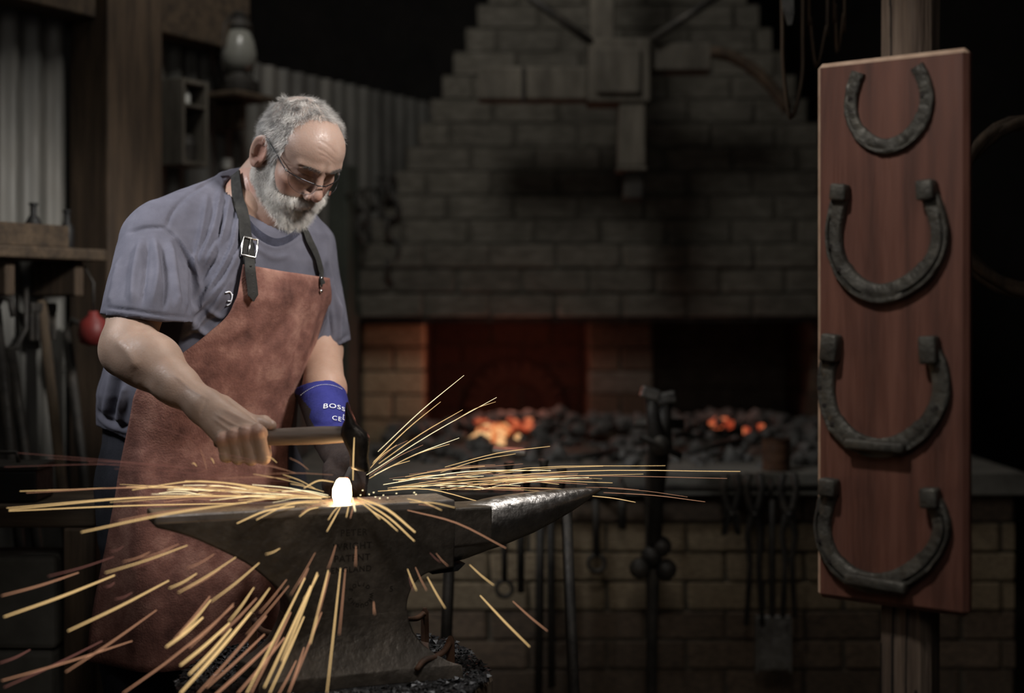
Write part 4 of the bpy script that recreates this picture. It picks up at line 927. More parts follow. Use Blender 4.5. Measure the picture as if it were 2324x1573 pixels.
# ---------------- right arm and bare hand closed round the handle
HYc = HY-.006
def hx(px): return (px-CX)/FPX*HYc
AXZ = CAMZ+(CY-993)/FPX*HYc
fing = [(598, .0120, 0.0, .043), (571, .0124, -.003, .041), (544, .0118, -.008, .035), (518, .0104, -.014, .026)]
MCP = [np.array([hx(px)-.004, HYc-.034, AXZ+.013+o_]) for px, r, o_, l_ in fing]
def hand_f(p):
    d = cap_(p, ELR+(.004, 0, .0), ELR*.35+WRR*.65, .050, .036); d = smin(d, cap_(p, ELR*.4+WRR*.6, WRR, .037, .0285), .02)
    d = smin(d, cap_(p, SHR+(ELR-SHR)*.5, ELR, .060, .045), .03)
    d = smin(d, ell(p, ELR*.72+WRR*.28+(.0, -.004, .010), (.062, .050, .050)), .03)
    d = smin(d, ell(p, ELR+(-.014, .010, -.004), (.030, .032, .036)), .03)
    pal = None
    for i, m_ in enumerate(MCP):
        st = WRR+(.010-.006*i, -.004, -.004*i+.004)
        e = cap_(p, st, m_+(0, .012, -.004), .020, .0155 if i < 3 else .0135); pal = e if pal is None else smin(pal, e, .014)
    pal = smin(pal, cap_(p, WRR+(.02, .012, -.018), (hx(545), HYc+.012, AXZ+.018), .022, .018), .02)
    d = smin(d, pal, .022)
    for i, ((px, r, o_, l_), m_) in enumerate(zip(fing, MCP)):
        x = hx(px); sp = .0015*(1.5-i)
        pip = np.array([x+.003+sp, HYc-.027, AXZ+.013+o_-l_-.004]); dip = np.array([x+.001+sp, HYc-.001, AXZ-.029+o_*.4-.001]); tip = np.array([x-.002+sp, HYc+.020, AXZ-.014])
        e = smin(cap_(p, m_, pip, r*1.06, r), cap_(p, pip, dip, r, r*.92), .004); e = smin(e, cap_(p, dip, tip, r*.92, r*.82), .004)
        e = smin(e, np.sqrt(((p-m_.astype(f32)-np.array([0, -.003, .002], f32))**2).sum(-1))-r*1.08, .006)
        d = smin(d, e, .0045)
    t0 = WRR+(.030, .012, .0); t1 = np.array([hx(560), HYc+.026, AXZ+.026]); t2 = np.array([hx(596), HYc+.014, AXZ+.026]); t3 = np.array([hx(616), HYc-.002, AXZ+.022])
    th = smin(cap_(p, t0, t1, .019, .0145), cap_(p, t1, t2, .0140, .0125), .006); th = smin(th, cap_(p, t2, t3, .0122, .0098), .005)
    d = smin(d, th, .008)
    return d
V, Q = mesh_sdf(hand_f, (-.86, 2.485, .895), (-.40, 2.86, 1.27), .0027)
V = sculpt(V, Q, [([(500, 925), (550, 950), (596, 966)], 4, .0012), ([(490, 940), (535, 966), (566, 974)], 3.5, .0016), ([(485, 950), (520, 975), (540, 980)], 3.5, .0014), ([(470, 905), (462, 925), (455, 945)], 3, -.0012), ([(395, 850), (430, 880), (470, 905)], 4, .0012), ([(262, 770), (290, 800), (310, 840)], 14, .003), ([(300, 860), (350, 890), (410, 920)], 14, .003)])
nz = np.array([noise.noise(Vector(v)*38) for v in V]); C = np.tile(np.array([.345, .238, .182]), (len(V), 1))*(1+.16*nz[:, None])
kn = sum(np.exp(-((V-m_-np.array([0, -.012, 0]))**2).sum(1)/.014**2) for m_ in MCP); kn = np.clip(kn, 0, 1)[:, None]*.5; C = C*(1-kn)+np.array([.42, .20, .15])*kn
BODY.append((V, Q, C))
# ---------------- left forearm, hidden trunk
def arm_l(p):
    d = cap_(p, SHL+(-.01, 0, -.03), ELL_, .036, .044); d = smin(d, cap_(p, ELL_, ELL_*.45+WRL*.55, .046, .042), .02); d = smin(d, cap_(p, ELL_*.45+WRL*.55, WRL, .042, .031), .02)
    return d
V, Q = mesh_sdf(arm_l, (-.51, 2.80, .90), (-.32, 3.20, 1.40), .0055); BODY.append((V, Q, np.tile(np.array([.40, .255, .19]), (len(V), 1))))
def trunk(p):
    d = torso(p, -.035); d = np.maximum(np.maximum(d, p[..., 2]-1.36), .70-p[..., 2]); d = smin(d, cap_(p, NKB+(-.03, .02, -.05), NKB, .07, .07), .04)
    return smin(smin(d, cap_(p, SHR, (-.58, 2.99, 1.30), .055, .07), .04), cap_(p, SHL, (-.55, 3.02, 1.30), .055, .07), .04)
V, Q = mesh_sdf(trunk, (-.90, 2.78, .68), (-.36, 3.28, 1.47), .012); BODY.append((V, Q, np.tile(np.array([.40, .255, .19]), (len(V), 1))))
off = 0; AV, AQ, AC = [], [], []
for V, Q, C in BODY: AV.append(V); AQ.append(Q+off); AC.append(C); off += len(V)
AV, AQ, AC = np.concatenate(AV), np.concatenate(AQ), np.concatenate(AC)
me = fast_me('body', AV-R0, AQ); tint(me, AC); link('body', me, M['skin'], man)
BODY_BVH = BVHTree.FromPolygons([Vector(v) for v in Vh], [tuple(q) for q in Qh])
# ---------------- hair, beard, brows as strands
def strands(name, pts, dirs, lens, r0, cols, nseg=4, droop=None, curl=.0, label=None):
    n = len(pts); P_ = [pts]; d = dirs.copy(); cur = pts.copy()
    for s in range(nseg):
        d = d+(droop if droop is not None else 0)/nseg+RNG.normal(0, curl, d.shape); d /= np.linalg.norm(d, axis=1, keepdims=True)
        cur = cur+d*(lens/nseg)[:, None]; P_.append(cur)
    P_ = np.stack(P_, 1); t = P_[:, -1]-P_[:, 0]; t /= np.linalg.norm(t, axis=1, keepdims=True)
    a = np.cross(t, RNG.normal(size=t.shape)); a /= np.linalg.norm(a, axis=1, keepdims=True); b = np.cross(t, a); m = nseg+1
    V = np.zeros((n, m, 3, 3)); w_ = np.array([1, 1, .9, .7, .25, .15][:m]) if m <= 6 else np.linspace(1, .2, m); w_[-1] = .25
    for k in range(3):
        an = 2*math.pi*k/3; V[:, :, k] = P_+(a*math.cos(an)+b*math.sin(an))[:, None]*(r0*w_)[None, :, None]
    base = (np.arange(n)*m*3)[:, None, None]; q = []
    for s in range(nseg):
        for k in range(3): q.append([s*3+k, s*3+(k+1) % 3, s*3+3+(k+1) % 3, s*3+3+k])
    Qs = (base+np.array(q)[None]).reshape(-1, 4); me = fast_me(name, V.reshape(-1, 3)-R0, Qs); tint(me, np.repeat(cols, m*3, 0))
    o = link(name, me, M['hair'], man); tag(o, label); return o
def scatter(mask, n):
    fm = mask[Qh].all(1); q = Qh[fm]; A = np.linalg.norm(np.cross(Vh[q[:, 2]]-Vh[q[:, 0]], Vh[q[:, 3]]-Vh[q[:, 1]]), axis=1)
    i = RNG.choice(len(q), n, p=A/A.sum()); u, v = RNG.random((2, n, 1)); c = q[i]
    p = (Vh[c[:, 0]]*(1-u)+Vh[c[:, 1]]*u)*(1-v)+(Vh[c[:, 3]]*(1-u)+Vh[c[:, 2]]*u)*v
    Nn = NH[c].mean(1); return p, Nn/np.linalg.norm(Nn, axis=1, keepdims=True)
NH = vnormals(Vh, Qh)
def nrm(v): return v/np.linalg.norm(v, axis=-1, keepdims=True)
def lw(v): return np.asarray(v, float)@HR.T
# scalp
p, n_ = scatter(hm_, 19000); q = to_l(p.astype(f32)).astype(float)
thin = np.clip((q[:, 1]-.005)/.05, 0, 1)*(q[:, 2] > .085)
keep = RNG.random(len(p)) > thin*.72; p, n_, q, thin = p[keep], n_[keep], q[keep], thin[keep]
flow = lw(np.stack([.25*np.sign(q[:, 0]), -.15+.9*(q[:, 2] > .08), -1.0*(q[:, 2] < .09)-.1], 1))
wob = np.array([noise.noise_vector(Vector(v)*55) for v in p])
d = nrm(n_*.30+nrm(flow)*.75+wob*.75+RNG.normal(0, .10, p.shape))
gv = np.clip(.58+.30*np.array([noise.noise(Vector(v)*40) for v in p])+RNG.normal(0, .13, len(p)), .12, .85)
gv *= np.interp(q[:, 1], [-.1, .0, .05], [.8, .95, 1.1])
cols = gv[:, None]*np.array([1, .96, .92])
strands('hair', p, d, RNG.uniform(.009, .021, len(p))*(1-.30*thin), .00019, cols, 4, -.10*n_, .13, 'short cropped grey hair, thin at the temples')
# beard with moustache
p, n_ = scatter(bm_, 17000); q = to_l(p.astype(f32)).astype(float); x, y, z = np.abs(q[:, 0]), q[:, 1], q[:, 2]
ln = np.interp(y, [.0, .03, .06, .09], [.005, .008, .011, .014])*np.interp(z, [-.13, -.10, -.05, -.0, .03], [.8, 1.15, 1.0, .75, .5])
mst = (z > -.052) & (x < .036) & (y > .075)
ln = np.where(mst, .015, ln)*RNG.uniform(.7, 1.2, len(p))
flow = np.stack([.15*q[:, 0]/.05, .35+0*x, -.9+0*x], 1); flow[mst] = np.stack([np.sign(q[mst, 0])*(.3+x[mst]*12), .35+0*x[mst], -.75+0*x[mst]], 1)
wob = np.array([noise.noise_vector(Vector(v)*48) for v in p])
d = nrm(n_*np.where(mst, .55, .60)[:, None]+nrm(lw(flow))*.75+wob*.80+RNG.normal(0, .12, p.shape))
gv = np.clip(.80+.26*np.array([noise.noise(Vector(v)*36) for v in p])+RNG.normal(0, .12, len(p)), .16, .95)*np.interp(y, [-.02, .03, .08], [.85, .97, 1.05])
gv *= np.where(mst & (x < .022), .85, 1)
strands('beard', p, d, ln*1.25, .00020, gv[:, None]*np.array([1, .955, .895]), 5, .10*np.array([0, 0, -1.])+0*p, .20, 'full short white grey beard with moustache')
# brows
bmask = (np.abs(Lh[:, 2]-(.046+.05*np.clip(np.abs(Lh[:, 0])-.02, 0, 1)*-1.0)) < .0055) & (np.abs(Lh[:, 0]) > .010) & (np.abs(Lh[:, 0]) < .047) & (Lh[:, 1] > .07)
p, n_ = scatter(bmask, 420); q = to_l(p.astype(f32)).astype(float)
d = nrm(n_*.4+lw(np.stack([np.sign(q[:, 0])*.9, .1+0*q[:, 0], -.1+RNG.normal(0, .3, len(p))], 1)))
_l = RNG.uniform(.004, .008, len(p)); _c = np.clip(RNG.normal(.10, .06, len(p)), .04, .5)[:, None]*np.array([1, .9, .82])
for sd in (q[:, 0] < 0, q[:, 0] > 0): strands('eyebrow', p[sd], d[sd], _l[sd], .00015, _c[sd], 4, -.3*n_[sd], .1)
# ---------------- spectacles
sp_ = empty('spectacles', (0, 0, 0)); sp_.parent = man; tag(sp_, 'thin dark half rimmed spectacles low on the nose')
def LW(q): return Vector(to_w(q)-R0)
for sg in (-1, 1):
    top = [(sg*.069, .070, .0195), (sg*.064, .080, .0195), (sg*.052, .0930, .0195), (sg*.036, .1040, .0190), (sg*.020, .1120, .0180), (sg*.0105, .1160, .0165)]
    low = [(sg*.064, .080, .0190), (sg*.0655, .0825, .009), (sg*.060, .092, -.0035), (sg*.046, .1025, -.0110), (sg*.030, .1100, -.0120), (sg*.018, .1150, -.0065), (sg*.0120, .1165, .004), (sg*.0108, .1160, .016)]
    mb(lambda bm: tube(bm, [LW(q) for q in catmull(top, 4)], .00115, 6), 'upper_rim', M['spectacle'], sp_, True)
    lo = catmull(low, 4); mb(lambda bm: tube(bm, [LW(q) for q in lo], .00035, 5), 'lower_rim', M['spectacle'], sp_, True)
    def lens(bm):
        c = bm.verts.new(LW((sg*.037, .1045, .004))); up = catmull(top, 4)[4:]; rr = [bm.verts.new(LW(q)) for q in lo+[tuple(u) for u in up[::-1]][1:-1]]
        for i in range(len(rr)): bm.faces.new((rr[i], rr[(i+1) % len(rr)], c))
        ex = bmesh.ops.extrude_face_region(bm, geom=list(bm.faces)); vs = [e for e in ex['geom'] if isinstance(e, bmesh.types.BMVert)]
        bmesh.ops.translate(bm, verts=vs, vec=Vector(HF)*.0012)
    mb(lens, 'lens', M['lens'], sp_, True)
    mb(lambda bm: tube(bm, [LW(q) for q in catmull([(sg*.069, .070, .0195), (sg*.0735, .056, .0245), (sg*.0785, .030, .0330), (sg*.0840, .006, .0400), (sg*.0850, -.010, .0420), (sg*.0840, -.024, .032), (sg*.083, -.031, .012)], 4)], .0016, 6, True, .8), 'temple_arm', M['spectacle'], sp_, True)
    mb(lambda bm: box(bm, LW((sg*.0685, .0715, .0195)), (.004, .004, .005), None, .0008), 'hinge', M['chrome'], sp_)
    mb(lambda bm: tube(bm, [LW((sg*.011, .115, .013)), LW((sg*.0105, .109, .008)), LW((sg*.012, .105, .004))], [.0006, .0006, .002], 6), 'nose_pad', M['lens'], sp_, True)
mb(lambda bm: tube(bm, [LW(q) for q in catmull([(-.0105, .1160, .0165), (-.005, .1185, .0180), (0, .1195, .0185), (.005, .1185, .0180), (.0105, .1160, .0165)], 4)], .0014, 6), 'bridge', M['spectacle'], sp_, True)
# ---------------- leather apron: wraps the belly, hangs to the shins
PH = np.radians(np.arange(-118, 119, 1.0)); ZZ = np.arange(.40, 1.36, .004); gp, gz = np.meshgrid(PH, ZZ, indexing='ij')
def apron_pt(ph, z, off_):
    ph, z = np.asarray(ph), np.asarray(z); a = np.interp(z, TZ, TA)+off_; b = np.interp(z, TZ, TB)+off_
    l = a*np.sin(ph); d = b*np.cos(ph); c = np.stack([np.interp(z, TZ, TX), np.interp(z, TZ, TY), z], -1)
    return c+l[..., None]*LV+d[..., None]*FV
S_ = apron_pt(gp, gz, .016); spx = projn(S_.reshape(-1, 3)).reshape(*gp.shape, 2)
Sn = np.stack([np.sin(gp)*LV[0]/1+np.cos(gp)*FV[0], np.sin(gp)*LV[1]+np.cos(gp)*FV[1]], -1)
facing = (Sn*S_[..., :2]).sum(-1) < .25
def inv(px, py):
    e = (spx[..., 0]-px)**2+(spx[..., 1]-py)**2+np.where(facing, 0, 1e6); i = np.unravel_index(np.argmin(e), e.shape); return gp[i], gz[i]
eL = catmull([(551, 598), (542, 650), (527, 700), (484, 748), (418, 800), (352, 842), (313, 884), (297, 960), (281, 1040), (268, 1120), (257, 1200), (247, 1300), (238, 1400), (231, 1494)], 6)
eR = catmull([(746, 632), (750, 668), (746, 710), (730, 765), (702, 808), (684, 845), (672, 890), (660, 945), (650, 1000), (648, 1080), (655, 1180), (664, 1280), (664, 1380), (650, 1462)], 6)
LPZ = np.array([inv(*q) for q in eL]); RPZ = np.array([inv(*q) for q in eR])
def smooth1(a, k=2):
    for _ in range(k): a[1:-1] = .25*a[:-2]+.5*a[1:-1]+.25*a[2:]
    return a
LPZ, RPZ = smooth1(LPZ, 3), smooth1(RPZ, 3)
nu, nv = 60, len(LPZ); V = np.zeros((nv, nu, 3))
for i in range(nv):
    t = np.linspace(0, 1, nu); ph = LPZ[i, 0]+(RPZ[i, 0]-LPZ[i, 0])*t; z = LPZ[i, 1]+(RPZ[i, 1]-LPZ[i, 1])*t
    if i < 6: z = z-.004*np.sin(math.pi*t)*(6-i)/6
    if i > nv-14: z = z-.010*np.sin(math.pi*t*1.4)*(i-nv+14)/14
    k = np.clip((1.0-z)/.4, 0, 1); offv = .017+.010*k*np.sin(ph*7+.6)+.006*np.clip((1.16-z)/.1, 0, 1)+.022*k*k
    V[i] = apron_pt(ph, z, offv)
V = V.reshape(-1, 3); Q = np.array([[i*nu+j, (i+1)*nu+j, (i+1)*nu+j+1, i*nu+j+1] for i in range(nv-1) for j in range(nu-1)])
Nn = vnormals(V, Q)
if (Nn*FV).sum() < 0: Q = Q[:, ::-1].copy()
Nn = vnormals(V, Q); V = V+Nn*(.0035*np.array([noise.noise(Vector((v[0]*16, v[1]*16, v[2]*9))) for v in V]))[:, None]
V = sculpt(V, Q, [([(690, 660), (660, 720), (600, 790)], 14, -.006), ([(720, 680), (700, 760), (680, 820)], 10, .006), ([(650, 640), (620, 700), (560, 760)], 18, .006), ([(610, 690), (580, 740), (520, 790)], 10, -.004), ([(700, 720), (680, 790), (660, 860)], 7, -.004), ([(330, 1000), (320, 1150), (310, 1350)], 22, .008), ([(470, 1080), (460, 1250), (450, 1450)], 26, .009), ([(400, 1050), (390, 1250), (370, 1450)], 20, -.007), ([(560, 1060), (570, 1250), (575, 1430)], 20, -.007), ([(600, 620), (640, 630), (700, 640)], 5, .002)])
APRON_BVH = BVHTree.FromPolygons([Vector(v) for v in V], [tuple(q) for q in Q])
apron = link('apron', fast_me('apron', V-R0, Q), M['leather'], man); tag(apron, 'worn red brown suede leather apron'); md = apron.modifiers.new('hide', 'SOLIDIFY'); md.thickness = .0032; md.offset = -1
# ---------------- straps, buckle, rivets
def hit(px, py, bvhs, lift=.003):
    o_ = Vector((0, 0, CAMZ)); d_ = (P(px, py, 1)-o_).normalized(); best = None
    for b in bvhs:
        h = b.ray_cast(o_, d_)
        if h[0] is not None and (best is None or h[3] < best[2]): best = (h[0], h[1] if h[1].dot(d_) < 0 else -h[1], h[3])
    if best is None: return None
    return best[0]+best[1]*lift, best[1]
def band(name, pl, wpx, bvhs, mat, parent, th=.0032, lift=.003, taper_end=False, tail=None, n=7):
    c = catmull(pl, n); pts = []
    for a in c:
        h = hit(a[0], a[1], bvhs, lift)
        if h: pts.append([h[0], h[1]])
    if tail: pts = [[Vector(t), pts[0][1]] for t in tail]+pts
    pp = np.array([q[0] for q in pts]); nn = np.array([q[1] for q in pts])
    for _ in range(3): pp[1:-1] = .25*pp[:-2]+.5*pp[1:-1]+.25*pp[2:]
    for _ in range(8): nn[1:-1] = .25*nn[:-2]+.5*nn[1:-1]+.25*nn[2:]
    bm = bmesh.new(); rings = []
    for i in range(len(pp)):
        t = Vector(pp[min(i+1, len(pp)-1)]-pp[max(i-1, 0)]).normalized(); nv_ = Vector(nn[i]); nv_ = (nv_-t*nv_.dot(t)).normalized(); s = t.cross(nv_)
        w_ = wpx/FPX*2.9/2*(max(.12, min(1, (len(pp)-1-i)/3.0)) if taper_end else 1); c0 = Vector(pp[i]-R0)
        rings.append([bm.verts.new(c0+s*a+nv_*b) for a, b in ((-w_, 0), (w_, 0), (w_, th), (-w_, th))])
    for A, B in zip(rings, rings[1:]):
        for k in range(4): bm.faces.new((A[k], A[(k+1) % 4], B[(k+1) % 4], B[k]))
    bm.faces.new(rings[0][::-1]); bm.faces.new(rings[-1]); me = bm_me(bm, name); shade(me, 40); return link(name, me, mat, parent)
ALLB = [SHIRT_BVH, APRON_BVH, BODY_BVH]
back = [tuple(to_w((-.01, -.10, -.095))), tuple(to_w((-.045, -.085, -.085)))]
band('collar', [(509, 400), (524, 445), (549, 496), (586, 535), (625, 553), (662, 539), (688, 512)], 24, [SHIRT_BVH], M['shirt_rib'], shirt, .0026, .0008)
band('neck_strap', [(541, 398), (542, 430), (546, 470), (553, 520), (560, 565), (564, 600)], 27, ALLB, M['strap'], apron, .0034, .0065)
tail_ = band('strap_tail', [(562, 580), (566, 620), (570, 655), (572, 682)], 23, ALLB, M['strap'], apron, .003, .008, True)
band('neck_strap', [(684, 516), (697, 542), (712, 575), (722, 608), (727, 645)], 17, ALLB, M['strap'], apron, .0032, .004)
def studs(name, pls, r, mat, parent, lift):
    for a, c in pls:
        h = hit(a, c, ALLB, lift)
        if h:
            q = h[1].to_track_quat('Z', 'Y').to_matrix(); mb(lambda bm: lathe(bm, [(r, 0), (r*.95, r*.35), (r*.6, r*.65), (r*.1, r*.8)], Vector(h[0])-Vector(R0), 12, q), name, mat, parent, True)
studs('rivet', [(726, 632), (725, 648), (725, 661)], .0042, M['chrome'], apron, .0035)
studs('strap_hole', [(567, 605), (569, 626), (571, 645), (572, 664)], .0022, M['engrave'], apron, .0098)
h = hit(563, 566, ALLB, .011); bx_ = Vector((.97, .16, -.13)).normalized(); bn_ = h[1]; bx_ = (bx_-bn_*bx_.dot(bn_)).normalized(); bz_ = bn_.cross(bx_)
bc = Vector(h[0])-Vector(R0); rect = [(-.0145, .020), (.0145, .020), (.0160, .0), (.0145, -.020), (-.0145, -.020), (-.0155, 0)]
mb(lambda bm: tube(bm, [bc+bx_*a+bz_*b for a, b in rect+rect[:2]], .0024, 8, False), 'buckle', M['chrome'], apron, True)
mb(lambda bm: tube(bm, [bc+bz_*.02, bc+bn_*.003, bc-bz_*.021], .0016, 6), 'buckle_prong', M['chrome'], apron, True)
# stitched white emblem on the shirt, half hidden by the bib
for pl in ([(511, 664), (520, 662), (526, 672), (523, 688), (514, 694)], [(527, 668), (524, 682), (516, 683)]):
    pts = [hit(a[0], a[1], [SHIRT_BVH], .0015) for a in catmull(pl, 4)]; pts = [Vector(q[0])-Vector(R0) for q in pts if q]
    if len(pts) > 2: mb(lambda bm: tube(bm, pts, .0017, 6), 'stitched_emblem', M['white_thread'], shirt, True)
# ---------------- glove on the left hand
GC0, GC1 = np.array(P(723, 872, 2.985)), np.array(P(756, 985, 2.86)); GK = np.array(P(790, 1062, 2.785))
def cuff_f(p):
    d = cap_(p, GC0-(GC1-GC0)*.35, GC1, .0560, .0440); ax = (GC1-GC0)/np.linalg.norm(GC1-GC0)
    s = ((p-GC0.astype(f32))@ax.astype(f32)); pl_ = p[..., 2]-(CAMZ+(CY-868)/FPX*2.935-.3*(p[..., 1]-2.935)+.137*(p[..., 0]+.388)); d = np.maximum(d, pl_); d = np.maximum(d, -np.maximum(cap_(p, GC0-ax*.08, GC1, .0500, .040), -pl_-.045))
    return d
V, Q = mesh_sdf(cuff_f, GC0-(.10, .20, .20), GC0+(.16, .10, .10), .0032)
V = sculpt(V, Q, [([(690, 890), (730, 876), (775, 880)], 2.5, -.0012), ([(700, 960), (740, 965), (790, 950)], 8, -.003)])
GLOVE_BVH = BVHTree.FromPolygons([Vector(v) for v in V], [tuple(q) for q in Q])
gv_ = empty('glove', (0, 0, 0)); gv_.parent = man; tag(gv_, 'blue and black suede welding glove on the left hand')
me = fast_me('cuff', V-R0, Q); me.materials.append(M['glove_blue']); me.materials.append(M['glove_dark'])
pcx = projn(V[Q].mean(1)); fy_ = V[Q].mean(1)[:, 1]
edge = np.interp(pcx[:, 1], [850, 888, 897, 930, 948, 970, 990], [600, 655, 678, 706, 702, 714, 726]); mi = ((pcx[:, 0] < edge)).astype(np.int32)
me.polygons.foreach_set('material_index', mi); link('cuff', me, None, gv_)
def glove_f(p):
    d = cap_(p, GC1+(-.002, .006, -.006), GK, .041, .036)
    for i in range(4):
        o_ = np.array([-.030+.021*i, -.010, .006-.004*i]); b0_ = GK+o_+(-.004, 0, -.004); b1_ = b0_+(.004, -.040, -.026); b2_ = b1_+(.002, .006, -.034); b3_ = b2_+(.0, .032, .004)
        e = smin(cap_(p, b0_, b1_, .0145, .0135), cap_(p, b1_, b2_, .0135, .0130), .005); e = smin(e, cap_(p, b2_, b3_, .013, .012), .005); d = smin(d, e, .008)
    t0 = GK+(.022, -.004, .012); t1 = t0+(.020, -.030, -.020); t2 = t1+(-.004, -.018, -.028)
    return smin(d, smin(cap_(p, t0, t1, .017, .0145), cap_(p, t1, t2, .0145, .012), .006), .010)
V, Q = mesh_sdf(glove_f, (-.47, 2.66, .74), (-.28, 2.95, 1.02), .0036)
V = V+vnormals(V, Q)*(.002*np.array([noise.noise(Vector(v)*40) for v in V]))[:, None]
link('hand', fast_me('hand', V-R0, Q), M['glove_dark'], gv_)
def on_cuff(me, px, py, tilt):
    c0 = hit(px, py, [GLOVE_BVH], 0); n_ = c0[1]; ux = Vector((math.cos(tilt), .12, -math.sin(tilt))); ux = (ux-n_*ux.dot(n_)).normalized(); uy = n_.cross(ux)
    for v in me.vertices:
        q = c0[0]+ux*v.co.x+uy*v.co.y+n_*.03; h_ = GLOVE_BVH.ray_cast(q, -n_)
        v.co = ((h_[0] if h_[0] is not None else GLOVE_BVH.find_nearest(q-n_*.03)[0])+n_*(.0020+v.co.z))-Vector(R0)
    return me
link('lettering', on_cuff(text_me('BOSS', .0185, .0003, .0, spacing=1.12), 759, 924, .06), M['white_thread'], gv_)
link('lettering', on_cuff(text_me('CE', .0150, .0003, .0, spacing=1.2), 764, 951, .06), M['white_thread'], gv_)
bm = bmesh.new()
for (x0, y0, x1, y1) in ((-.006, .006, .006, .0072), (-.006, -.0072, .006, -.006), (-.0072, -.0072, -.006, .0072), (.006, -.0072, .0072, .0072), (-.0035, -.004, .003, -.003), (-.0006, -.003, .0006, .004), (-.003, .001, .003, .002)):
    vs = [bm.verts.new((a, b, 0)) for a, b in ((x0, y0), (x1, y0), (x1, y1), (x0, y1))]; bm.faces.new(vs)
me = bm_me(bm, 'symbol'); link('symbol', on_cuff(me, 784, 951, .06), M['white_thread'], gv_)
for i in range(26):                                                  # white stitches round the cuff edge
    t = i/25; sy = lambda q: 898-25*(1-((q-.62)/.62)**2); a = (682+92*t, sy(t)); b = (682+92*(t+.022), sy(t+.022))
    h0, h1 = hit(*a, [GLOVE_BVH], .0006), hit(*b, [GLOVE_BVH], .0006)
    if h0 and h1: mb(lambda bm: tube(bm, [h0[0]-Vector(R0), h1[0]-Vector(R0)], .0006, 5), 'stitch', M['white_thread'], gv_)
# ================================================================== HORSESHOE BOARD
BL, BR = P(1852, 700, 2.42), P(2196, 700, 2.26)
bu = Vector((BR.x-BL.x, BR.y-BL.y, 0)); BW = bu.length; bu.normalize(); bn = Vector((bu.y, -bu.x, 0))   # bn faces the room
bn = -bn if bn.y > 0 else bn
btop = P(1852, 145, 2.42).z; bbot = P(1852, 1356, 2.42).z
pc_ = BL+bu*(BW*.53)-bn*(.026+.047); po = empty('wooden_post', Vector((pc_.x, pc_.y, 0)), label='rough split timber post carrying the horseshoe board', cat='post')
def f_post(bm):
    random.seed(4); n = 14; rings = []
    prof = []
    for k in range(n):
        t = 2*math.pi*k/n; c, s = math.cos(t), math.sin(t); r = .043/max(abs(c), abs(s))**.9; c, s = c*bu.x-s*bu.y, c*bu.y+s*bu.x
        prof.append((c*r*random.uniform(.93, 1.05), s*r*random.uniform(.93, 1.05)))
    for i in range(14):
        z = 3.3*i/13
        rings.append([bm.verts.new((x*(1+.03*noise.noise(Vector((k*.7, z*3, 0)))), y*(1+.04*noise.noise(Vector((k*.9, z*3, 5)))), z)) for k, (x, y) in enumerate(prof)])
    for A, B in zip(rings, rings[1:]):
        for k in range(n): bm.faces.new((A[k], A[(k+1) % n], B[(k+1) % n], B[k]))
    bm.faces.new(rings[0][::-1]); bm.faces.new(rings[-1])
mb(f_post, 'timber', M['post'], po)
# dark drying cracks, each a thin wedge let into the face
for (x0, z0, z1, wd) in ((-.012, .05, .70, .0035), (.012, .30, .72, .002), (-.032, .1, .62, .0018), (.028, .0, .55, .004), (-.02, 1.58, 2.1, .003)):
    mb(lambda bm: [box(bm, bu*(x0+.003*math.sin(9*z))+bn*.0425+Vector((0, 0, z+(z1-z0)/20)), (wd*(1.2-abs((z-z0)/(z1-z0)-.5)*1.8+.1), .006, (z1-z0)/10*1.02), Matrix((bu, -bn, Vector((0, 0, 1)))).transposed()) for z in [z0+(z1-z0)*k/10 for k in range(10)]], 'crack', M['engrave'], po)
BO = BL+bu*(BW/2); BO = Vector((BO.x, BO.y, bbot))
bo = empty('horseshoe_board', BO, label='red brown stained plank on a post with four horseshoes', cat='board')
BROT = Matrix((bu, -bn, Vector((0, 0, 1)))).transposed()
BT = .026
def f_board(bm):
    h = btop-bbot; box(bm, -bn*(BT/2)+Vector((0, 0, h/2)), (BW, BT, h), BROT)
    bmesh.ops.bevel(bm, geom=list(bm.edges), offset=.0080, segments=1, affect='EDGES')
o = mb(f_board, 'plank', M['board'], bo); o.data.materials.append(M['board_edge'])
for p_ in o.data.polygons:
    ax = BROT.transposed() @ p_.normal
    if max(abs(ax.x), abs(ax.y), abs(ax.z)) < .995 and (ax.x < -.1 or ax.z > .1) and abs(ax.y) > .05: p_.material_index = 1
def bpt(px, py):
    """board-plane coordinates (across, up) under a point of the board's face"""
    c0 = Vector((0, 0, CAMZ)); r = P(px, py, 1)-c0; t = (BO-c0).dot(bn)/r.dot(bn); q = c0+r*t-BO
    return q.dot(bu), q.z
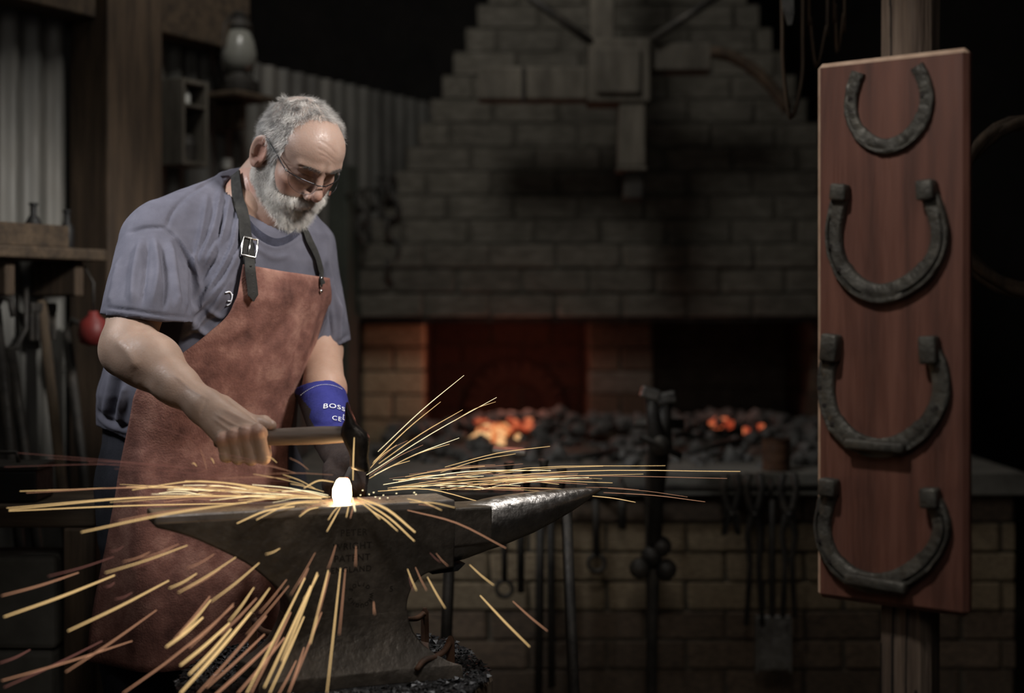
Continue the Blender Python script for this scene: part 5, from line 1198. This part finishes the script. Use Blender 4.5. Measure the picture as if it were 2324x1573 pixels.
def shoe(cl, wpx, groove, heels, toe, holes, label, th=.014, pit=.0012, seed=0):
    c = [bpt(*q) for q in catmull(cl, 6)]
    ctr = bpt(sum(q[0] for q in cl)/len(cl), max(q[1] for q in cl))
    root = BO+bu*ctr[0]+Vector((0, 0, ctr[1])); rt = empty('horseshoe', root, label=label, cat='horseshoe')
    def L3(a, b_, h): return bu*(a-ctr[0])+Vector((0, 0, b_-ctr[1]))+bn*h
    n = len(c); rings_bm = []
    bm = bmesh.new(); cen = Vector((sum(q[0] for q in c)/n, sum(q[1] for q in c)/n))
    for i in range(n):
        a = Vector(c[max(i-1, 0)]); b_ = Vector(c[min(i+1, n-1)]); t = (b_-a).normalized(); nrm = Vector((t.y, -t.x)); p_ = Vector(c[i])
        if nrm.dot(p_-cen) < 0: nrm = -nrm
        s = i/(n-1); hw = wpx/FPX*2.34*.5*(1.13 if .3 < s < .7 else 1.0)
        g0 = groove and (.1 < s < .43 or .57 < s < .9)
        gd = .0055 if g0 else .0004
        prof = [(1, .001), (1.0, th*.8), (.88, th), (.62, th), (.55, th-gd), (.32, th-gd), (.25, th), (-.8, th), (-1, th*.75), (-.96, .001)]
        R_ = []
        for x, h in prof:
            wv = hw*x*(1+.05*noise.noise(Vector((i*.55, x*2, seed)))); h2 = h+pit*noise.noise(Vector((i*.9, x*3, seed+9)))*(h > .002)
            R_.append(bm.verts.new(L3(p_.x+nrm.x*wv, p_.y+nrm.y*wv, h2)))
        rings_bm.append(R_)
    m = len(rings_bm[0])
    for A, B in zip(rings_bm, rings_bm[1:]):
        for k in range(m): bm.faces.new((A[k], A[(k+1) % m], B[(k+1) % m], B[k]))
    bm.faces.new(rings_bm[0]); bm.faces.new(rings_bm[-1][::-1])
    me = bm_me(bm, 'shoe_web'); shade(me, 50); link('shoe_web', me, M['shoe_iron'], rt)
    def block(px, py, wx, wy, h, tilt, name):
        u, v = bpt(px, py); u1, _ = bpt(px+wx, py); _, v1 = bpt(px, py-wy)
        R_ = BROT @ Matrix.Rotation(tilt, 3, 'Y')
        ob = mb(lambda bm: box(bm, L3(u, v, h/2+.001), (abs(u1-u), h, abs(v1-v)), R_, .0045), name, M['shoe_iron'], rt, False, 60)
        shade(ob.data, 60)
    for hx in heels: block(*hx, 'heel_calk')
    if toe: block(*toe, 'toe_bar')
    for (px, py) in holes:
        u, v = bpt(px, py)
        mb(lambda bm: box(bm, L3(u, v, th-.0022), (.0085, .0055, .0085), BROT, .0015), 'nail_hole', M['engrave'], rt)
    return rt
shoe([(1951, 165), (1938, 205), (1934, 250), (1946, 290), (1974, 320), (2012, 333), (2052, 321), (2084, 290), (2103, 250), (2106, 212), (2098, 180), (2084, 152)], 31, False, [], None, [(1938, 258), (2098, 218), (1935, 225)], 'small thin pitted horseshoe nailed at the top of the board', .010, .0035, 3)
shoe([(1914, 440), (1903, 485), (1897, 530), (1903, 580), (1926, 625), (1960, 655), (2005, 667), (2052, 654), (2096, 624), (2128, 580), (2138, 530), (2128, 482), (2112, 440)], 40, True, [(1914, 438, 36, 38, .026, .1), (2111, 433, 40, 46, .028, -.06)], None, [(1893, 560), (1912, 612)], 'large grooved horseshoe with heel blocks below the small one', .015, .001, 5)
shoe([(1893, 790), (1882, 835), (1879, 880), (1887, 930), (1907, 968), (1942, 1000), (1992, 1016), (2040, 1010), (2085, 984), (2120, 945), (2140, 895), (2136, 840), (2119, 795)], 40, False, [(1894, 789, 38, 62, .028, .1), (2117, 794, 40, 64, .028, -.05)], (1996, 1010, 138, 24, .028, .02), [(1868, 880), (1878, 920), (1896, 962), (2132, 925), (2112, 965)], 'pitted horseshoe with long heel blocks and flat toe bar, third down the board', .014, .0028, 8)
shoe([(1888, 1112), (1876, 1155), (1871, 1200), (1884, 1250), (1914, 1290), (1950, 1313), (1996, 1322), (2046, 1311), (2092, 1283), (2127, 1243), (2142, 1200), (2134, 1162), (2119, 1130)], 40, True, [(1890, 1104, 38, 40, .028, .05), (2119, 1128, 40, 46, .028, -.05)], (1998, 1319, 142, 26, .028, .05), [(1866, 1225), (1890, 1272)], 'rough grooved horseshoe with square heel blocks and toe bar at the board bottom', .015, .0022, 12)
# ================================================================== SPARKS
SPK = {'y': emit('spark_yellow', (1, .66, .29), .90), 'o': emit('spark_orange', (1, .50, .29), .42), 'w': emit('spark_white', (1, .84, .50), 1.6), 'd': emit('spark_dim', (1, .42, .33), .16)}
def spark(pts, Y0, Y1, wpx, mat, label, group):
    n = 7; q = catmull(pts, max(2, 8//(len(pts)-1))); m = len(q); c = []; rs = []
    for i, (a, b_) in enumerate(q):
        t = i/(m-1); Y = Y0+(Y1-Y0)*t; c.append(P(a, b_, Y)); rs.append(max(.00025, .8*wpx/2/FPX*Y*(.45+.55*math.sin(math.pi*min(1, .12+.80*t)))))
    bm = bmesh.new(); tube(bm, [v-c[0] for v in c], rs, 5); me = bm_me(bm, 'spark', True)
    o = link('spark', me, SPK[mat], None, c[0]); tag(o, label, 'spark', group); return o
random.seed(31)
def arc(x0, y0, x1, y1, sag):
    return [(x0, y0), ((x0+x1)/2, (y0+y1)/2+sag), (x1, y1)]
U, UL = 'sparks shooting up toward the forge', 'thin spark shooting up and right toward the forge'
for (a, b_, c_, d, w_, m_) in ((858, 1025, 1053, 852, 2, 'w'), (848, 1048, 1000, 912, 2.4, 'y'), (846, 1052, 992, 918, 2, 'y'), (832, 1078, 1127, 902, 2, 'w'), (860, 1052, 1050, 930, 2.6, 'y'), (1030, 956, 1125, 912, 1.6, 'y'), (850, 1078, 1042, 994, 2.2, 'w'), (880, 1062, 1020, 1008, 2.2, 'y'), (832, 1072, 900, 1010, 2, 'y'), (838, 1080, 960, 1010, 1.8, 'o'), (838, 1086, 930, 1046, 2.4, 'y'), (860, 1045, 925, 1000, 1.5, 'o')):
    spark(arc(a, b_, c_, d, -6), 2.58, 2.72, w_, m_, UL, U)
spark([(801, 1090), (802, 1040), (804, 993)], 2.50, 2.50, 4, 'y', 'single thick spark standing straight up before the hammer head', U)
R_, RL = 'sparks flying right behind the horn', 'thin spark flying right above the anvil horn'
for (a, b_, c_, d, s, w_, m_) in ((1010, 1060, 1248, 1013, -8, 2.2, 'y'), (1000, 1072, 1170, 1030, -6, 2, 'y'), (870, 1100, 1250, 1068, -14, 2.4, 'w'), (880, 1108, 1510, 1057, -20, 2, 'y'), (900, 1106, 1680, 1070, -18, 2.4, 'y'), (990, 1090, 1650, 1086, -8, 1.8, 'o'), (880, 1112, 1390, 1096, -14, 2.2, 'y'), (1060, 1100, 1460, 1076, -6, 1.6, 'y'), (1370, 1118, 1600, 1139, -4, 2, 'o'), (1345, 1126, 1442, 1140, -2, 2.4, 'y'), (1380, 1108, 1560, 1128, -3, 1.3, 'o'), (1330, 1106, 1450, 1112, -2, 1.3, 'o'), (858, 1115, 1085, 1138, -16, 3, 'y'), (905, 1092, 1010, 1078, -4, 3.4, 'y'), (920, 1082, 1100, 1058, -4, 2, 'y')):
    spark(arc(a, b_, c_, d, s), 2.62, 2.86, w_, m_, RL, R_)
for i in range(46):
    x0 = random.uniform(880, 1180); ln = random.uniform(60, 260); y0 = random.uniform(1070, 1112); sl = random.uniform(-.10, .05)
    x1 = min(x0+ln, 1420); y1 = y0+sl*(x1-x0)
    if y1 > 1122 - max(0, (x1-1250)*.1): y1 = 1112-max(0, (x1-1250)*.1)
    spark(arc(x0, y0, x1, y1, random.uniform(-6, 1)), 2.72, 2.84, random.uniform(.9, 2.2), random.choice('yooyow'), RL, R_)
L_, LL = 'sparks flying left over the anvil heel', 'thin spark flying left low over the anvil heel'
for (a, b_, c_, d, s, w_, m_) in ((745, 1130, 45, 1115, -16, 2.4, 'y'), (740, 1128, 60, 1119, -20, 2, 'o'), (730, 1132, 20, 1157, -18, 3, 'y'), (620, 1128, 15, 1153, -12, 2.4, 'y'), (610, 1112, 300, 1112, -20, 3.4, 'y'), (600, 1108, 420, 1092, -4, 4, 'y'), (735, 1130, 250, 1140, -10, 2, 'y'), (560, 1142, 20, 1160, -3, 3.2, 'y'), (640, 1118, 110, 1112, -8, 2, 'o'), (690, 1100, 575, 1076, -2, 1.4, 'y'), (720, 1112, 642, 1077, -4, 2, 'y'), (735, 1116, 660, 1098, -2, 2, 'y'), (757, 1094, 690, 1108, -10, 4, 'y'), (750, 1128, 560, 1140, -8, 3, 'y'), (745, 1124, 640, 1116, -6, 2.4, 'w')):
    spark(arc(a, b_, c_, d, s), 2.52, 2.44, w_, m_, LL, L_)
for i in range(52):
    x1 = random.uniform(270, 640); ln = random.uniform(60, 240); y1 = random.uniform(1098, 1142); x0 = min(x1+ln, 745)
    y0 = y1+(1128-y1)*min(1, ln/(760-x1))
    spark(arc(x0, y0, x1, y1, random.uniform(-7, 0)), 2.52, random.uniform(2.42, 2.56), random.uniform(.9, 2.3), random.choice('yyoow'), LL, L_)
T_, TL = 'faint sparks drifting across the apron', 'faint thin spark drifting across the leather apron'
for (a, b_, c_, d, w_, m_) in ((560, 1075, 110, 1040, 1.2, 'd'), (600, 1080, 40, 1028, 1.2, 'd'), (540, 1090, 200, 1050, 1.2, 'd'), (450, 1003, 330, 962, 1.3, 'd'), (630, 1058, 440, 1020, 1.2, 'd'), (470, 1068, 455, 1020, 1.4, 'o'), (700, 1066, 658, 1040, 1.5, 'o'), (628, 1050, 605, 1036, 1.8, 'y'), (660, 1094, 300, 1078, 1.2, 'd'), (590, 1088, 260, 1064, 1.2, 'd'), (755, 1078, 600, 1076, 1.2, 'o'), (672, 1074, 575, 1052, 1.5, 'o'), (640, 1066, 520, 1042, 1.2, 'd'), (446, 1058, 436, 1052, 2, 'y'), (486, 1052, 478, 1040, 1.8, 'y'), (660, 1086, 500, 1086, 1.2, 'o'), (400, 1060, 200, 1046, 1.1, 'd'), (360, 1055, 10, 1060, 1.1, 'd')):
    spark(arc(a, b_, c_, d, -3), 2.46, 2.38, w_, m_, TL, T_)
F_, FL = 'sparks spraying off the anvil edge', 'short thick spark spraying off the front edge of the anvil'
for (a, b_, c_, d, s, w_, m_) in ((800, 1130, 806, 1160, 0, 5, 'w'), (812, 1130, 942, 1208, -14, 7, 'y'), (828, 1140, 940, 1228, -8, 5, 'y'), (815, 1138, 862, 1178, -3, 4, 'y'), (845, 1160, 902, 1205, -3, 4, 'y'), (773, 1150, 742, 1206, 0, 4, 'y'), (768, 1150, 745, 1180, -3, 3, 'y'), (792, 1146, 786, 1174, 0, 3.4, 'y'), (803, 1146, 795, 1176, 0, 3, 'o'), (725, 1140, 582, 1180, -14, 4, 'y'), (745, 1136, 600, 1152, -4, 3, 'y'), (722, 1152, 680, 1172, -5, 4, 'y'), (668, 1150, 538, 1188, -9, 5, 'y'), (728, 1146, 684, 1164, -5, 3, 'o'), (925, 1132, 1002, 1158, -4, 3, 'y'), (930, 1140, 1032, 1152, -5, 2.6, 'y'), (925, 1158, 1148, 1244, -14, 4, 'o'), (950, 1145, 990, 1152, -2, 2, 'o')):
    spark(arc(a, b_, c_, d, s), 2.49, 2.40, w_, m_, FL, F_)
D_, DL = 'sparks falling in front of the anvil', 'long thick spark falling in front of the dark anvil'
for (a, b_, c_, d, w_, m_) in ((762, 1238, 745, 1290, 2.4, 'o'), (808, 1240, 807, 1285, 2.4, 'o'), (700, 1290, 680, 1326, 3.2, 'o'), (720, 1300, 640, 1500, 5, 'y'), (722, 1305, 690, 1360, 3.4, 'y'), (745, 1295, 704, 1460, 4.5, 'y'), (748, 1300, 720, 1400, 3.6, 'o'), (773, 1290, 742, 1573, 3.4, 'y'), (784, 1292, 770, 1440, 3, 'o'), (692, 1312, 560, 1573, 5, 'y'), (705, 1330, 600, 1560, 5.5, 'y'), (660, 1390, 570, 1573, 5, 'o'), (690, 1400, 612, 1573, 4.5, 'y'), (650, 1316, 590, 1390, 3, 'o'), (848, 1366, 850, 1394, 3, 'o'), (655, 1330, 560, 1440, 3, 'o'), (672, 1500, 630, 1580, 4, 'o'), (730, 1390, 655, 1573, 4, 'o'), (635, 1245, 604, 1258, 2.6, 'y'), (715, 1255, 660, 1350, 2.2, 'o'), (645, 1448, 540, 1573, 6, 'o'), (620, 1455, 480, 1585, 7, 'o'), (600, 1440, 470, 1560, 5, 'o'), (690, 1470, 655, 1573, 4, 'o')):
    spark(arc(a, b_, c_, d, 2), 2.42, 2.22, w_*1.2, m_, DL, D_)
A_, AL = 'sparks raining down before the apron', 'long thick spark raining down before the lower apron'
for (a, b_, c_, d, w_, m_) in ((383, 1318, 155, 1432, 4.5, 'y'), (260, 1306, 10, 1400, 5, 'y'), (178, 1300, 5, 1352, 4, 'o'), (355, 1385, 150, 1525, 4, 'o'), (535, 1265, 405, 1345, 3, 'y'), (588, 1278, 480, 1365, 3.4, 'y'), (425, 1238, 240, 1300, 3, 'y'), (405, 1235, 320, 1268, 2.4, 'o'), (340, 1253, 280, 1275, 2.6, 'o'), (486, 1258, 425, 1290, 2.4, 'o'), (446, 1302, 385, 1335, 3.6, 'y'), (500, 1292, 420, 1338, 2.6, 'o'), (460, 1402, 378, 1468, 7, 'y'), (476, 1354, 395, 1452, 5, 'o'), (478, 1362, 410, 1440, 4.5, 'y'), (530, 1370, 430, 1470, 4, 'o'), (576, 1334, 520, 1410, 4, 'y'), (582, 1358, 500, 1440, 4.5, 'o'), (612, 1335, 560, 1400, 4, 'y'), (520, 1415, 410, 1510, 7, 'y'), (524, 1428, 430, 1530, 7, 'y'), (570, 1390, 410, 1573, 8, 'y'), (604, 1398, 450, 1573, 5, 'o'), (530, 1375, 370, 1510, 4, 'o'), (460, 1440, 280, 1573, 4, 'o'), (300, 1455, 5, 1545, 4, 'o'), (68, 1475, 0, 1505, 4, 'd'), (300, 1345, 262, 1360, 3, 'd'), (260, 1322, 240, 1332, 3, 'd'), (232, 1455, 10, 1560, 4, 'd'), (280, 1240, 250, 1252, 2, 'd'), (258, 1264, 110, 1308, 3, 'd'), (365, 1262, 300, 1290, 2.4, 'd')):
    spark(arc(a, b_, c_, d, 3), 2.40, 2.20, w_*1.2, m_, AL, A_)
spark(arc(572, 1138, 185, 1208, -6), 2.40, 2.25, 5, 'y', 'longest thick spark slanting down past the anvil heel', A_)
spark(arc(480, 1150, 270, 1182, -4), 2.40, 2.28, 3.5, 'o', 'second long spark slanting down past the anvil heel', A_)
G_, GL = 'sparks falling under the horn', 'spark falling in the gap under the anvil horn'
for (a, b_, c_, d, w_, m_) in ((925, 1292, 945, 1340, 3, 'y'), (943, 1288, 968, 1340, 2.6, 'o'), (970, 1310, 1010, 1380, 3.4, 'y'), (1066, 1282, 1120, 1328, 3, 'y'), (1090, 1352, 1202, 1468, 4.4, 'y'), (1164, 1365, 1242, 1432, 3.6, 'o'), (990, 1256, 1016, 1284, 2, 'o'), (976, 1255, 1000, 1276, 2, 'd'), (928, 1310, 938, 1342, 2, 'd')):
    spark(arc(a, b_, c_, d, 2), 2.46, 2.34, w_, m_, GL, G_)
# bits of bouncing scale by the billet
for i, (a, b_) in enumerate(((838, 1122), (848, 1118), (870, 1124), (862, 1131), (880, 1130), (940, 1118), (944, 1122), (823, 1113), (818, 1124), (852, 1128), (900, 1120))):
    o = mb(lambda bm: lump(bm, (0, 0, 0), .0016, i), 'ember', SPK['w'], None, False, None, P(a, b_, 2.53)); tag(o, 'tiny glowing ember bouncing on the anvil face beside the billet', 'ember', 'embers beside the billet')
